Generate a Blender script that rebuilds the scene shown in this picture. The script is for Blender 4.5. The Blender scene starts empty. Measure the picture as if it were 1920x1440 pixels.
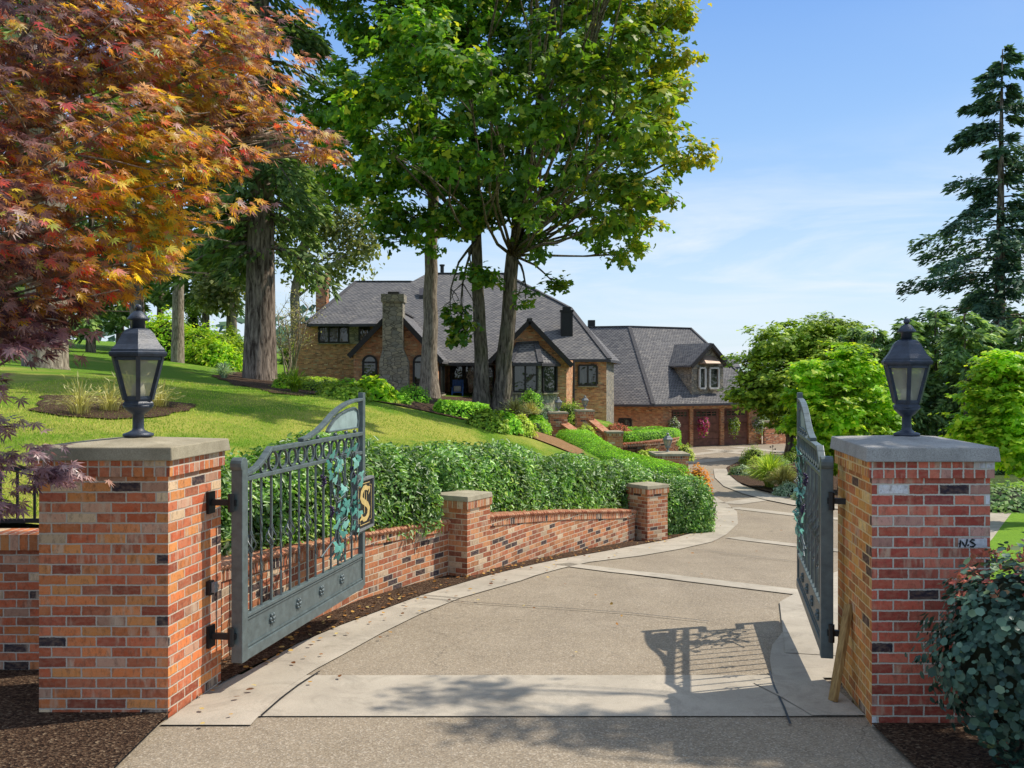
import bpy, math, random
import numpy as np
from mathutils import Vector, Matrix

random.seed(7)
RNG = np.random.default_rng(11)
SC = bpy.context.scene
COL = SC.collection
F, HZ, CAMZ = 1750.0, 700.0, 2.464      # focal length and horizon row in photo pixels, eye height in metres

def P(px, py, d):
    return Vector(((px - 960) / F * d, d, CAMZ - (py - HZ) / F * d))
def PX(px, d):
    return (px - 960) / F * d
def PZ(py, d):
    return CAMZ - (py - HZ) / F * d
PD = [0, 7, 12.7, 18.5, 30, 45, 67, 90]
PH = [0.0, 0.0, -.30, -.85, -1.60, -2.30, -2.80, -3.0]
def prof(d):
    return float(np.interp(d, PD, PH))
def G(px, py, up=0.0):                   # photo point on the driveway grade -> world
    lo, hi = 2.0, 90.0
    for _ in range(50):
        m = (lo + hi) / 2
        if HZ + F * (CAMZ - prof(m)) / m > py: lo = m
        else: hi = m
    return Vector((PX(px, lo), lo, prof(lo) + up))

# ---------------------------------------------------------------- camera, light, sky
cam = bpy.data.cameras.new('camera'); co = bpy.data.objects.new('camera', cam); COL.objects.link(co)
co.location = (0, 0, CAMZ); co.rotation_euler = (math.radians(90), 0, 0)
cam.sensor_width = 36; cam.lens = 36 * F / 1920; cam.shift_y = -20 / 1920
cam.clip_start = .1; cam.clip_end = 5000
SC.camera = co
sunv = Vector((.73, .24, 1.0)).normalized()       # towards the sun
EL = math.asin(sunv.z); AZ = math.atan2(sunv.x, sunv.y)
sl = bpy.data.lights.new('sun', 'SUN'); so = bpy.data.objects.new('sun', sl); COL.objects.link(so)
sl.energy = 5.0; sl.angle = math.radians(.5); sl.color = (1, .93, .82)
so.rotation_euler = sunv.to_track_quat('Z', 'Y').to_euler(); so.location = (20, 10, 30)
W = bpy.data.worlds.new('World'); SC.world = W; W.use_nodes = True
SC.view_settings.view_transform = 'Standard'; SC.view_settings.look = 'None'; SC.view_settings.exposure = 0

class NT:
    def __init__(s, nt): s.nt = nt; s.nt.nodes.clear()
    def n(s, t, **k):
        o = s.nt.nodes.new(t)
        for a, b in k.items():
            if a == 'inp':
                for i, v in b.items():
                    if hasattr(v, 'is_output') or isinstance(v, bpy.types.NodeSocket): s.nt.links.new(v, o.inputs[i])
                    else: o.inputs[i].default_value = v
            else: setattr(o, a, b)
        return o
    def m(s, op, a, b=None, c=None):
        i = {0: a}
        if b is not None: i[1] = b
        if c is not None: i[2] = c
        return s.n('ShaderNodeMath', operation=op, inp=i).outputs[0]
    def noise(s, vec, scale, detail=4, rough=.55, dist=0):
        i = {'Scale': scale, 'Detail': detail, 'Roughness': rough, 'Distortion': dist}
        if vec is not None: i['Vector'] = vec
        return s.n('ShaderNodeTexNoise', inp=i).outputs['Fac']
    def ramp(s, fac, stops, interp='LINEAR'):
        r = s.n('ShaderNodeValToRGB', inp={0: fac}); cr = r.color_ramp; cr.interpolation = interp
        while len(cr.elements) < len(stops): cr.elements.new(.5)
        for e, (p, c) in zip(cr.elements, stops):
            e.position = p; e.color = (*c, 1) if len(c) == 3 else c
        return r.outputs[0]
    def mix(s, fac, a, b, mode='MIX'):
        o = s.n('ShaderNodeMix', data_type='RGBA', blend_type=mode)
        for i, v in ((0, fac), (6, a), (7, b)):
            if isinstance(v, bpy.types.NodeSocket): s.nt.links.new(v, o.inputs[i])
            else: o.inputs[i].default_value = v if i == 0 else ((*v, 1) if len(v) == 3 else v)
        return o.outputs[2]
    def vmul(s, v, k):
        return s.n('ShaderNodeVectorMath', operation='MULTIPLY', inp={0: v, 1: k}).outputs[0]
    def bump(s, h, strength=.4, dist=.01):
        return s.n('ShaderNodeBump', inp={'Height': h, 'Strength': strength, 'Distance': dist}).outputs[0]

def world():
    t = NT(W.node_tree)
    sky = t.n('ShaderNodeTexSky', sky_type='NISHITA', sun_disc=False, sun_elevation=EL, sun_rotation=AZ,
              air_density=1.15, dust_density=.8, ozone_density=2.2, altitude=100)
    tc = t.n('ShaderNodeTexCoord').outputs['Generated']
    sp = t.n('ShaderNodeSeparateXYZ', inp={0: tc})
    # thin high cirrus: stretch the view direction projected on a high layer
    zz = t.m('MAXIMUM', t.m('ADD', sp.outputs[2], .12), .03)
    u = t.m('DIVIDE', sp.outputs[0], zz); v = t.m('DIVIDE', sp.outputs[1], zz)
    vec = t.n('ShaderNodeCombineXYZ', inp={0: t.m('ADD', t.m('MULTIPLY', u, .55), t.m('MULTIPLY', v, .12)), 1: t.m('MULTIPLY', v, .75), 2: 3.7}).outputs[0]
    n1 = t.noise(vec, 1.35, 7, .6, .8)
    n2 = t.noise(vec, .45, 2, .5)
    c = t.m('MULTIPLY', t.ramp(n1, [(.44, (0, 0, 0)), (.66, (1, 1, 1))]), t.ramp(n2, [(.36, (0, 0, 0)), (.58, (1, 1, 1))]))
    c = t.m('MULTIPLY', c, .8)
    el = t.ramp(sp.outputs[2], [(.0, (5.2, 6.2, 7.0)), (.10, (4.0, 5.35, 6.9)), (.24, (2.2, 3.9, 6.7)), (.40, (1.15, 2.65, 6.1)), (.62, (3.4, 4.3, 5.8)), (1, (3.6, 4.3, 5.6))])
    col = t.mix(.8, sky.outputs[0], el)
    col = t.mix(c, col, (5.6, 6.2, 6.8))
    bg = t.n('ShaderNodeBackground', inp={0: col, 1: .15})
    o = t.n('ShaderNodeOutputWorld', inp={0: bg.outputs[0]})
world()

# ---------------------------------------------------------------- materials
MATS = {}
def newmat(name):
    m = bpy.data.materials.new(name); m.use_nodes = True; MATS[name] = m
    return m, NT(m.node_tree)
def fin(t, col, rough=.8, normal=None, spec=.3, metal=0, extra=None):
    i = {'Roughness': rough, 'Specular IOR Level': spec, 'Metallic': metal}
    if isinstance(col, bpy.types.NodeSocket): i['Base Color'] = col
    else: i['Base Color'] = (*col, 1)
    if normal is not None: i['Normal'] = normal
    b = t.n('ShaderNodeBsdfPrincipled', inp=i)
    t.n('ShaderNodeOutputMaterial', inp={0: b.outputs[0]})
    return b
def plain(name, col, rough=.6, var=.25, scale=8, metal=0, spec=.4, bump=.15):
    m, t = newmat(name)
    oc = t.n('ShaderNodeTexCoord').outputs['Object']
    n = t.noise(oc, scale, 5)
    c = t.mix(t.ramp(n, [(.3, (0, 0, 0)), (.7, (1, 1, 1))]), tuple(x * (1 - var) for x in col), tuple(min(1, x * (1 + var)) for x in col))
    fin(t, c, rough, t.bump(t.noise(oc, scale * 6, 3), bump, .01) if bump else None, spec, metal)
    return m

def brick_mat(name, pal, mortar=(.38, .34, .29), bw=.213, bh=.0735, mw=.011, stagger=True, dirt=.22, far=False, gain=1.75):
    pal = [(a, tuple(min(.8, x * gain * (.75 if max(c) > .45 else 1)) for x in c) if max(c) > .1 else c) for a, c in pal]; mortar = (mortar[0] * 1.5, mortar[1] * 1.42, mortar[2] * 1.3)
    m, t = newmat(name)
    uv = t.n('ShaderNodeTexCoord').outputs['UV']
    s = t.n('ShaderNodeSeparateXYZ', inp={0: uv})
    wob = t.m('MULTIPLY', t.m('SUBTRACT', t.noise(uv, 9, 3), .5), .010)
    v = t.m('ADD', s.outputs[1], wob)
    vr = t.m('DIVIDE', v, bh); row = t.m('FLOOR', vr)
    uu = t.m('DIVIDE', t.m('ADD', s.outputs[0], wob), bw)
    if stagger: uu = t.m('ADD', uu, t.m('MULTIPLY', t.m('FLOORED_MODULO', row, 2), .5))
    colid = t.m('FLOOR', uu)
    fx = t.m('FRACT', uu); fy = t.m('FRACT', vr)
    mx = t.m('MULTIPLY', t.m('MINIMUM', fx, t.m('SUBTRACT', 1, fx)), bw)
    my = t.m('MULTIPLY', t.m('MINIMUM', fy, t.m('SUBTRACT', 1, fy)), bh)
    d = t.m('ADD', t.m('MINIMUM', mx, my), t.m('MULTIPLY', t.m('SUBTRACT', t.noise(uv, 70, 4, .7), .5), .013))
    mr = t.n('ShaderNodeMapRange', interpolation_type='SMOOTHSTEP', inp={0: d, 1: mw / 2 - .002, 2: mw / 2 + .002})
    mask = mr.outputs[0]
    idv = t.n('ShaderNodeCombineXYZ', inp={0: colid, 1: row, 2: .37}).outputs[0]
    wn = t.n('ShaderNodeTexWhiteNoise', noise_dimensions='3D', inp={0: idv})
    base = t.ramp(wn.outputs[0], pal, 'CONSTANT')
    sep = t.n('ShaderNodeSeparateColor', inp={0: wn.outputs[1]})
    val = t.m('ADD', .72, t.m('MULTIPLY', sep.outputs[1], .55))
    base = t.mix(1.0, base, t.n('ShaderNodeCombineColor', inp={0: val, 1: val, 2: val}).outputs[0], 'MULTIPLY')
    st = t.noise(t.n('ShaderNodeVectorMath', operation='ADD', inp={0: t.vmul(uv, (22, 40, 1)), 1: t.vmul(wn.outputs[1], (50, 50, 50))}).outputs[0], 1, 4)
    base = t.mix(t.ramp(st, [(.42, (0, 0, 0)), (.78, (.75, .75, .75))]), base, t.mix(.45, base, (.66, .42, .26)))
    sm = t.noise(t.n('ShaderNodeVectorMath', operation='ADD', inp={0: t.vmul(uv, (9, 2, 1)), 1: t.vmul(wn.outputs[1], (37, 61, 83))}).outputs[0], 1, 3, .6)
    base = t.mix(t.m('MULTIPLY', t.ramp(sm, [(.56, (0, 0, 0)), (.70, (.8, .8, .8))]), t.m('GREATER_THAN', sep.outputs[2], .3)), base, (.70, .52, .36))
    soot = t.noise(t.n('ShaderNodeVectorMath', operation='ADD', inp={0: t.vmul(uv, (30, 14, 1)), 1: t.vmul(wn.outputs[1], (90, 70, 50))}).outputs[0], 1, 5, .7)
    base = t.mix(t.ramp(soot, [(.50, (0, 0, 0)), (.72, (.62, .62, .62))]), base, (.11, .05, .035))
    gr = t.noise(uv, 180, 2)
    base = t.mix(t.m('MULTIPLY', t.m('SUBTRACT', gr, .3), .55), base, (.12, .04, .02))
    big = t.noise(uv, 1.4, 4)
    c = t.mix(mask, mortar, base)
    c = t.mix(t.ramp(big, [(.45, (0, 0, 0)), (.8, (dirt, dirt, dirt))]), c, (.05, .045, .03))
    h = t.m('ADD', t.m('MULTIPLY', mask, 1.0), t.m('MULTIPLY', gr, .25))
    fin(t, c, .88, t.bump(h, .0 if far else .7, .006), .2)
    return m
PAL = [(0, (.42, .125, .04)), (.17, (.33, .075, .03)), (.34, (.45, .17, .05)), (.46, (.35, .10, .045)), (.60, (.24, .055, .028)),
       (.68, (.42, .145, .05)), (.75, (.46, .25, .16)), (.81, (.60, .43, .26)), (.875, (.035, .032, .04)), (.945, (.26, .08, .04))]
PALR = [(0, (.36, .075, .045)), (.2, (.26, .048, .033)), (.4, (.40, .105, .065)), (.55, (.29, .058, .04)), (.72, (.34, .085, .055)),
        (.77, (.46, .24, .19)), (.825, (.80, .73, .70)), (.89, (.03, .03, .045)), (.965, (.22, .045, .04))]
PALH = [(0, (.43, .20, .10)), (.25, (.35, .145, .072)), (.5, (.48, .25, .135)), (.68, (.25, .10, .055)), (.84, (.33, .15, .075)),
        (.93, (.46, .34, .21)), (.97, (.12, .07, .05))]
PALW = [(0, (.38, .135, .055)), (.25, (.30, .09, .042)), (.46, (.43, .19, .085)), (.58, (.22, .07, .04)), (.70, (.62, .46, .30)),
        (.79, (.40, .17, .09)), (.86, (.045, .042, .05)), (.975, (.33, .13, .06))]
brick_mat('brick_pillar', PAL); brick_mat('brick_pillar_red', PALR, mortar=(.42, .42, .38))
brick_mat('brick_soldier', PAL, bw=.079, bh=.3, stagger=False); brick_mat('brick_soldier_red', PALR, mortar=(.42, .42, .38), bw=.079, bh=.3, stagger=False)
brick_mat('brick_low_wall', PALW, mortar=(.42, .37, .29), gain=1.4); brick_mat('brick_low_soldier', PALW, mortar=(.42, .37, .29), gain=1.4, bw=.079, bh=.3, stagger=False)
brick_mat('brick_house', PALH, mortar=(.36, .26, .17), mw=.009, dirt=.15, gain=2.1)
brick_mat('brick_garden', PALW, mortar=(.40, .33, .26), mw=.009)

def concrete(name, c1, c2, sp=.25, scale=2.0, speck=0):
    m, t = newmat(name)
    oc = t.n('ShaderNodeTexCoord').outputs['Object']
    n = t.noise(oc, scale, 6, .6)
    c = t.mix(t.ramp(n, [(.3, (0, 0, 0)), (.72, (1, 1, 1))]), c1, c2)
    st = t.noise(t.vmul(oc, (1, .5, 1)), .55, 6, .7)
    c = t.mix(t.ramp(st, [(.44, (0, 0, 0)), (.72, (.5, .5, .5))]), c, tuple(x * .5 for x in c1))
    s2 = t.noise(t.vmul(oc, (2.2, 2.2, 1)), 1.0, 7, .75, 1.2)
    c = t.mix(t.ramp(s2, [(.50, (0, 0, 0)), (.70, (.5, .5, .5))]), c, tuple(x * .42 for x in c1))
    fn = t.noise(oc, 130, 3, .7)
    c = t.mix(t.ramp(fn, [(.35, (sp, sp, sp)), (.6, (0, 0, 0))]), c, tuple(x * .45 for x in c1))
    if speck:
        cr_ = t.n('ShaderNodeTexVoronoi', feature='DISTANCE_TO_EDGE', inp={'Vector': t.n('ShaderNodeVectorMath', operation='ADD', inp={0: oc, 1: t.vmul(t.n('ShaderNodeTexNoise', inp={'Vector': oc, 'Scale': 1.3, 'Detail': 5}).outputs['Color'], (.9, .9, 0))}).outputs[0], 'Scale': .28}).outputs['Distance']
        cm = t.m('MULTIPLY', t.m('LESS_THAN', cr_, .0022), t.m('GREATER_THAN', t.noise(oc, .45, 2), .5))
        c = t.mix(t.m('MULTIPLY', cm, .55), c, tuple(x * .3 for x in c1))
        sp_ = t.n('ShaderNodeSeparateXYZ', inp={0: oc})
        ty = t.noise(t.vmul(oc, (1.6, .12, 1)), 1.0, 4, .6)
        c = t.mix(t.ramp(ty, [(.5, (0, 0, 0)), (.72, (.32, .32, .32))]), c, tuple(x * .5 for x in c1))
        vo = t.n('ShaderNodeTexVoronoi', feature='F1', inp={'Vector': oc, 'Scale': 95})
        sc_ = t.n('ShaderNodeSeparateColor', inp={0: vo.outputs['Color']})
        pc = t.ramp(sc_.outputs[0], [(0, (.17, .13, .095)), (.3, (.31, .245, .175)), (.55, (.39, .32, .235)), (.75, (.25, .22, .185)), (.9, (.58, .50, .40))], 'CONSTANT')
        c = t.mix(speck, c, pc)
        fn = t.m('ADD', fn, vo.outputs['Distance'])
    fin(t, c, .9, t.bump(fn, .35, .006), .2)
    return m
concrete('concrete_band', (.43, .375, .295), (.545, .48, .38), .35)
concrete('aggregate', (.29, .235, .16), (.38, .315, .225), .2, 1.2, .45)
concrete('cap_stone', (.34, .295, .20), (.52, .46, .33), .5, 5)
concrete('cap_stone_grey', (.36, .345, .32), (.54, .52, .48), .6, 6)

def shingle():
    m, t = newmat('roof_shingle')
    uv = t.n('ShaderNodeTexCoord').outputs['UV']
    s = t.n('ShaderNodeSeparateXYZ', inp={0: uv})
    bh, bw = .165, .25
    vr = t.m('DIVIDE', s.outputs[1], bh); row = t.m('FLOOR', vr); fy = t.m('FRACT', vr)
    uu = t.m('ADD', t.m('DIVIDE', s.outputs[0], bw), t.m('MULTIPLY', t.m('FLOORED_MODULO', row, 2), .5))
    fx = t.m('FRACT', uu); cid = t.m('FLOOR', uu)
    wn = t.n('ShaderNodeTexWhiteNoise', noise_dimensions='2D', inp={0: t.n('ShaderNodeCombineXYZ', inp={0: cid, 1: row}).outputs[0]})
    c = t.ramp(wn.outputs[0], [(0, (.115, .112, .116)), (.3, (.15, .146, .148)), (.6, (.20, .19, .182)), (.85, (.135, .132, .136)), (1, (.25, .232, .212))])
    # staggered tabs: half of each tab hangs lower, its shadow line painted into the colour
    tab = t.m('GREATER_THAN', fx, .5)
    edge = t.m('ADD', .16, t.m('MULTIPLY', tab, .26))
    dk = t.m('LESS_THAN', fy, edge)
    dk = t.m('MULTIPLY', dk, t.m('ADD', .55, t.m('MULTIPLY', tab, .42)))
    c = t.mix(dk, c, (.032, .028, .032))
    big = t.noise(uv, .35, 4)
    c = t.mix(t.ramp(big, [(.4, (0, 0, 0)), (.75, (.25, .25, .25))]), c, (.19, .18, .17))
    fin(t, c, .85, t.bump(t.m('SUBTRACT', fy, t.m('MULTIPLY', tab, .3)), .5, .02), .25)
shingle()
def stone():
    m, t = newmat('ledge_stone')
    uv = t.n('ShaderNodeTexCoord').outputs['UV']
    v = t.vmul(uv, (1, 1.8, 1))
    vo = t.n('ShaderNodeTexVoronoi', feature='F1', inp={'Vector': v, 'Scale': 3.2})
    ve = t.n('ShaderNodeTexVoronoi', feature='DISTANCE_TO_EDGE', inp={'Vector': v, 'Scale': 3.2})
    s = t.n('ShaderNodeSeparateColor', inp={0: vo.outputs['Color']})
    c = t.ramp(s.outputs[0], [(0, (.28, .26, .22)), (.25, (.46, .40, .29)), (.5, (.36, .34, .30)), (.75, (.54, .46, .33)), (1, (.23, .23, .21))])
    c = t.mix(t.ramp(t.noise(uv, 5, 5), [(.3, (0, 0, 0)), (.8, (.6, .6, .6))]), c, (.10, .09, .07))
    c = t.mix(t.ramp(ve.outputs['Distance'], [(.02, (1, 1, 1)), (.07, (0, 0, 0))]), c, (.13, .115, .09))
    fin(t, c, .9, t.bump(t.m('ADD', t.m('MINIMUM', ve.outputs['Distance'], .15), t.m('MULTIPLY', t.noise(uv, 30), .06)), .8, .05), .2)
stone()
def bark(name, c1, c2, sc=1.0, moss=0):
    m, t = newmat(name)
    oc = t.n('ShaderNodeTexCoord').outputs['Object']
    n = t.noise(t.vmul(oc, (9 * sc, 9 * sc, 1.6 * sc)), 1.0, 7, .65, .4)
    n2 = t.noise(oc, 1.1, 4)
    c = t.mix(t.ramp(n, [(.38, (0, 0, 0)), (.62, (1, 1, 1))]), c1, c2)
    c = t.mix(t.ramp(n2, [(.45, (0, 0, 0)), (.75, (moss, moss, moss))]), c, (.07, .09, .03))
    fin(t, c, .95, t.bump(n, 1.0, .06), .1)
bark('bark_fir', (.06, .043, .033), (.34, .27, .21)); bark('bark_maple', (.045, .036, .027), (.27, .225, .17), 1.3, .6)
bark('bark_pale', (.14, .11, .08), (.46, .38, .29), 2.2); bark('bark_light', (.22, .17, .12), (.45, .38, .30), 2)

def leafmat(name, stops, trans=.35, rough=.5, spec=.35, clump=.6, cs=.6, tint=None, gain=2.3):
    stops = [(a, tuple(min(.85, x * gain) for x in c)) for a, c in stops]; clump *= .8
    m, t = newmat(name)
    at = t.n('ShaderNodeAttribute', attribute_name='rnd').outputs['Fac']
    c = t.ramp(at, stops)
    oc = t.n('ShaderNodeTexCoord').outputs['Object']
    n = t.noise(oc, cs, 3)
    k = t.ramp(n, [(.35, (1 - clump,) * 3), (.65, (1.15,) * 3)])
    c = t.mix(1.0, c, k, 'MULTIPLY')
    b = t.n('ShaderNodeBsdfPrincipled', inp={'Base Color': c, 'Roughness': rough, 'Specular IOR Level': spec})
    tc = t.mix(1.0, c, tint or (1.25, 1.3, .55), 'MULTIPLY')
    tr = t.n('ShaderNodeBsdfTranslucent', inp={0: tc})
    mx = t.n('ShaderNodeMixShader', inp={0: trans, 1: b.outputs[0], 2: tr.outputs[0]})
    t.n('ShaderNodeOutputMaterial', inp={0: mx.outputs[0]})
    return m
leafmat('leaf_jm', [(0, (.045, .025, .035)), (.15, (.11, .055, .062)), (.30, (.22, .13, .125)), (.40, (.33, .24, .21)), (.44, (.40, .045, .05)), (.48, (.20, .10, .055)), (.58, (.34, .19, .03)), (.69, (.48, .30, .022)), (.80, (.40, .34, .035)), (.90, (.19, .25, .05)), (1, (.12, .19, .05))], .55, .42, .5, .55, 1.1, (1.5, 1.2, .55), 2.1)
leafmat('leaf_jm_purple', [(0, (.06, .03, .04)), (.4, (.17, .09, .09)), (.72, (.32, .22, .20)), (.88, (.24, .11, .06)), (1, (.34, .20, .04))], .25, .35, .6, .3, 1.2, (1.4, .9, .8))
leafmat('leaf_maple', [(0, (.035, .09, .014)), (.35, (.07, .165, .018)), (.65, (.12, .235, .022)), (.85, (.19, .28, .025)), (1, (.30, .29, .03))], .5, .45, .35, .55, .35, None, 1.8)
leafmat('leaf_maple_gold', [(0, (.04, .095, .014)), (.4, (.10, .185, .02)), (.7, (.21, .235, .025)), (1, (.34, .27, .03))], .5, .45, .35, .5, .4, None, 1.85)
leafmat('leaf_laurel', [(0, (.035, .095, .015)), (.3, (.085, .185, .035)), (.65, (.15, .27, .06)), (.88, (.24, .36, .13)), (1, (.38, .46, .26))], .35, .38, .6, .7, 2.2, None, 1.9)
leafmat('leaf_box', [(0, (.05, .13, .008)), (.5, (.11, .255, .012)), (1, (.23, .38, .025))], .3, .55, .25, .35, 1.5)
leafmat('leaf_bright', [(0, (.08, .17, .010)), (.5, (.18, .31, .016)), (1, (.34, .45, .03))], .5, .5, .3, .55, .8)
leafmat('leaf_mid', [(0, (.05, .10, .010)), (.5, (.13, .205, .016)), (1, (.27, .32, .03))], .38, .5, .3, .55, .5)
leafmat('leaf_dark', [(0, (.05, .10, .045)), (.5, (.11, .18, .07)), (1, (.21, .28, .11))], .42, .55, .25, .55, .4)
leafmat('leaf_fir', [(0, (.035, .065, .022)), (.5, (.08, .135, .04)), (1, (.17, .22, .06))], .25, .6, .2, .5, .35)
leafmat('leaf_fir_blue', [(0, (.016, .042, .03)), (.5, (.042, .085, .05)), (1, (.09, .14, .075))], .22, .6, .2, .5, .35)
leafmat('leaf_oak', [(0, (.05, .07, .025)), (.5, (.12, .13, .045)), (1, (.22, .21, .08))], .35, .6, .2, .5, .3)
leafmat('leaf_smoke', [(0, (.016, .045, .034)), (.42, (.045, .095, .065)), (.74, (.10, .165, .11)), (.87, (.15, .20, .07)), (.95, (.26, .10, .05)), (1, (.40, .09, .06))], .2, .45, .4, .6, 4, (1, 1.1, .8), 1.75)
leafmat('leaf_yellow', [(0, (.12, .18, .02)), (.5, (.26, .33, .04)), (1, (.42, .44, .10))], .4, .5, .3, .4, 1.5)
leafmat('leaf_silver', [(0, (.10, .15, .09)), (.5, (.20, .27, .17)), (1, (.36, .42, .28))], .3, .6, .2, .4, 2)
leafmat('leaf_purple', [(0, (.05, .025, .03)), (.5, (.12, .06, .06)), (1, (.22, .13, .11))], .3, .5, .3, .4, 2)
leafmat('grass_tan', [(0, (.12, .11, .035)), (.5, (.24, .21, .075)), (1, (.42, .34, .18))], .35, .6, .2, .3, 2)
leafmat('grass_blade', [(0, (.09, .15, .02)), (.5, (.20, .27, .04)), (1, (.36, .38, .08))], .35, .6, .2, .3, 2)
leafmat('flower_orange', [(0, (.55, .16, .01)), (.5, (.70, .28, .015)), (1, (.75, .42, .03))], .3, .6, .2, .1, 2, (1, 1, 1), gain=1.1)
leafmat('flower_pink', [(0, (.45, .02, .10)), (.5, (.60, .05, .18)), (1, (.55, .16, .45))], .3, .6, .2, .1, 2, (1, 1, 1), gain=1.1)
leafmat('flower_white', [(0, (.14, .20, .08)), (.45, (.35, .38, .28)), (1, (.75, .75, .70))], .3, .6, .2, .1, 2, (1, 1, 1), gain=1.1)
leafmat('flower_coral', [(0, (.12, .20, .03)), (.35, (.50, .10, .04)), (1, (.65, .28, .18))], .3, .6, .2, .1, 2, (1, 1, 1), gain=1.1)
leafmat('leaf_copper', [(0, (.05, .20, .165)), (.5, (.11, .34, .275)), (1, (.24, .50, .42))], .0, .55, .4, .25, 6, (1, 1, 1), gain=1.1)
leafmat('leaf_fallen', [(0, (.10, .035, .015)), (.5, (.30, .13, .03)), (.8, (.45, .26, .06)), (1, (.5, .4, .15))], .1, .7, .2, .1, 3, (1, 1, 1), gain=1.1)

def lawnmat():
    m, t = newmat('lawn_grass')
    oc = t.n('ShaderNodeTexCoord').outputs['Object']
    a = t.noise(t.vmul(oc, (.55, .32, .5)), 1, 5, .6, .5)
    b = t.noise(oc, 7, 5, .7)
    f = t.noise(t.vmul(oc, (60, 26, 30)), 1, 4, .75)
    g = t.mix(t.ramp(b, [(.3, (0, 0, 0)), (.7, (1, 1, 1))]), (.105, .23, .012), (.20, .36, .02))
    dry = t.mix(b, (.42, .41, .06), (.62, .54, .13))
    s = t.n('ShaderNodeSeparateXYZ', inp={0: oc})
    near = t.n('ShaderNodeMapRange', inp={0: s.outputs[1], 1: 18, 2: 30, 3: .10, 4: -.10}).outputs[0]
    c = t.mix(t.ramp(t.m('ADD', a, near), [(.46, (0, 0, 0)), (.66, (.85, .85, .85))]), g, dry)
    c = t.mix(t.ramp(f, [(.32, (.75, .75, .75)), (.6, (0, 0, 0))]), c, (.075, .12, .015))
    fin(t, c, .9, t.bump(t.m('ADD', f, b), .8, .05), .15)
    m, t = newmat('lawn_right')
    oc = t.n('ShaderNodeTexCoord').outputs['Object']
    b = t.noise(oc, 5, 5, .7); f = t.noise(oc, 60, 4, .75)
    c = t.mix(t.ramp(b, [(.3, (0, 0, 0)), (.7, (1, 1, 1))]), (.15, .32, .02), (.28, .48, .035))
    c = t.mix(t.ramp(f, [(.32, (.7, .7, .7)), (.6, (0, 0, 0))]), c, (.05, .09, .01))
    fin(t, c, .9, t.bump(f, .8, .04), .15)
    m, t = newmat('mulch')
    oc = t.n('ShaderNodeTexCoord').outputs['Object']
    n = t.noise(oc, 40, 6, .8); vo = t.n('ShaderNodeTexVoronoi', feature='F1', inp={'Vector': t.vmul(oc, (1, 1.4, 1)), 'Scale': 55})
    sc_ = t.n('ShaderNodeSeparateColor', inp={0: vo.outputs['Color']})
    c = t.ramp(sc_.outputs[0], [(0, (.03, .018, .012)), (.4, (.12, .068, .04)), (.75, (.20, .12, .07)), (.93, (.32, .21, .13)), (1, (.45, .33, .21))])
    c = t.mix(t.ramp(n, [(.4, (.6, .6, .6)), (.65, (0, 0, 0))]), c, (.025, .015, .012))
    fin(t, c, .95, t.bump(t.m('ADD', vo.outputs['Distance'], n), 1, .03), .1)
    m, t = newmat('mulch_tan')
    oc = t.n('ShaderNodeTexCoord').outputs['Object']
    n = t.noise(oc, 12, 6, .8)
    c = t.ramp(n, [(.3, (.16, .09, .04)), (.55, (.33, .19, .09)), (.75, (.48, .31, .15))])
    fin(t, c, .95, t.bump(n, 1, .05), .1)
    m, t = newmat('ground_cover')
    oc = t.n('ShaderNodeTexCoord').outputs['Object']
    n = t.noise(oc, .3, 6, .7)
    c = t.ramp(n, [(.3, (.03, .05, .015)), (.55, (.06, .09, .025)), (.75, (.12, .12, .04))])
    fin(t, c, .95, t.bump(t.noise(oc, 8), 1, .1), .1)
lawnmat()
plain('iron_paint', (.10, .128, .128), .42, .25, 14, 0, .5, .12)
plain('iron_pale', (.30, .39, .37), .5, .2, 9, 0, .5, .1)
plain('lamp_paint', (.034, .045, .068), .42, .35, 18, 0, .5, .3)
plain('black_iron', (.012, .012, .013), .5, .2, 10)
plain('dark_trim', (.028, .024, .024), .6, .2, 4)
plain('gutter', (.055, .05, .055), .5, .2, 4)
plain('window_frame', (.02, .018, .017), .5, .2, 6)
plain('garage_wood', (.19, .078, .052), .55, .4, 3, 0, .4)
plain('copper_roof', (.33, .23, .165), .55, .25, 3, .2, .4)
plain('metal_grey', (.20, .21, .21), .45, .2, 10)
plain('brass', (.62, .45, .17), .5, .15, 20, .0, .4)
plain('sign_black', (.014, .013, .014), .45, .2, 12)
plain('white_trim', (.65, .63, .58), .6, .1, 8)
plain('bulb_white', (.78, .76, .70), .5, .06, 8)
plain('chair_blue', (.05, .13, .42), .5, .2, 6)
plain('cushion', (.55, .50, .45), .8, .3, 14)
plain('blue_siding', (.30, .42, .52), .7, .1, 4)
plain('brick_white', (.62, .60, .60), .85, .2, 40)
plain('grape', (.035, .018, .06), .4, .4, 20)
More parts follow.
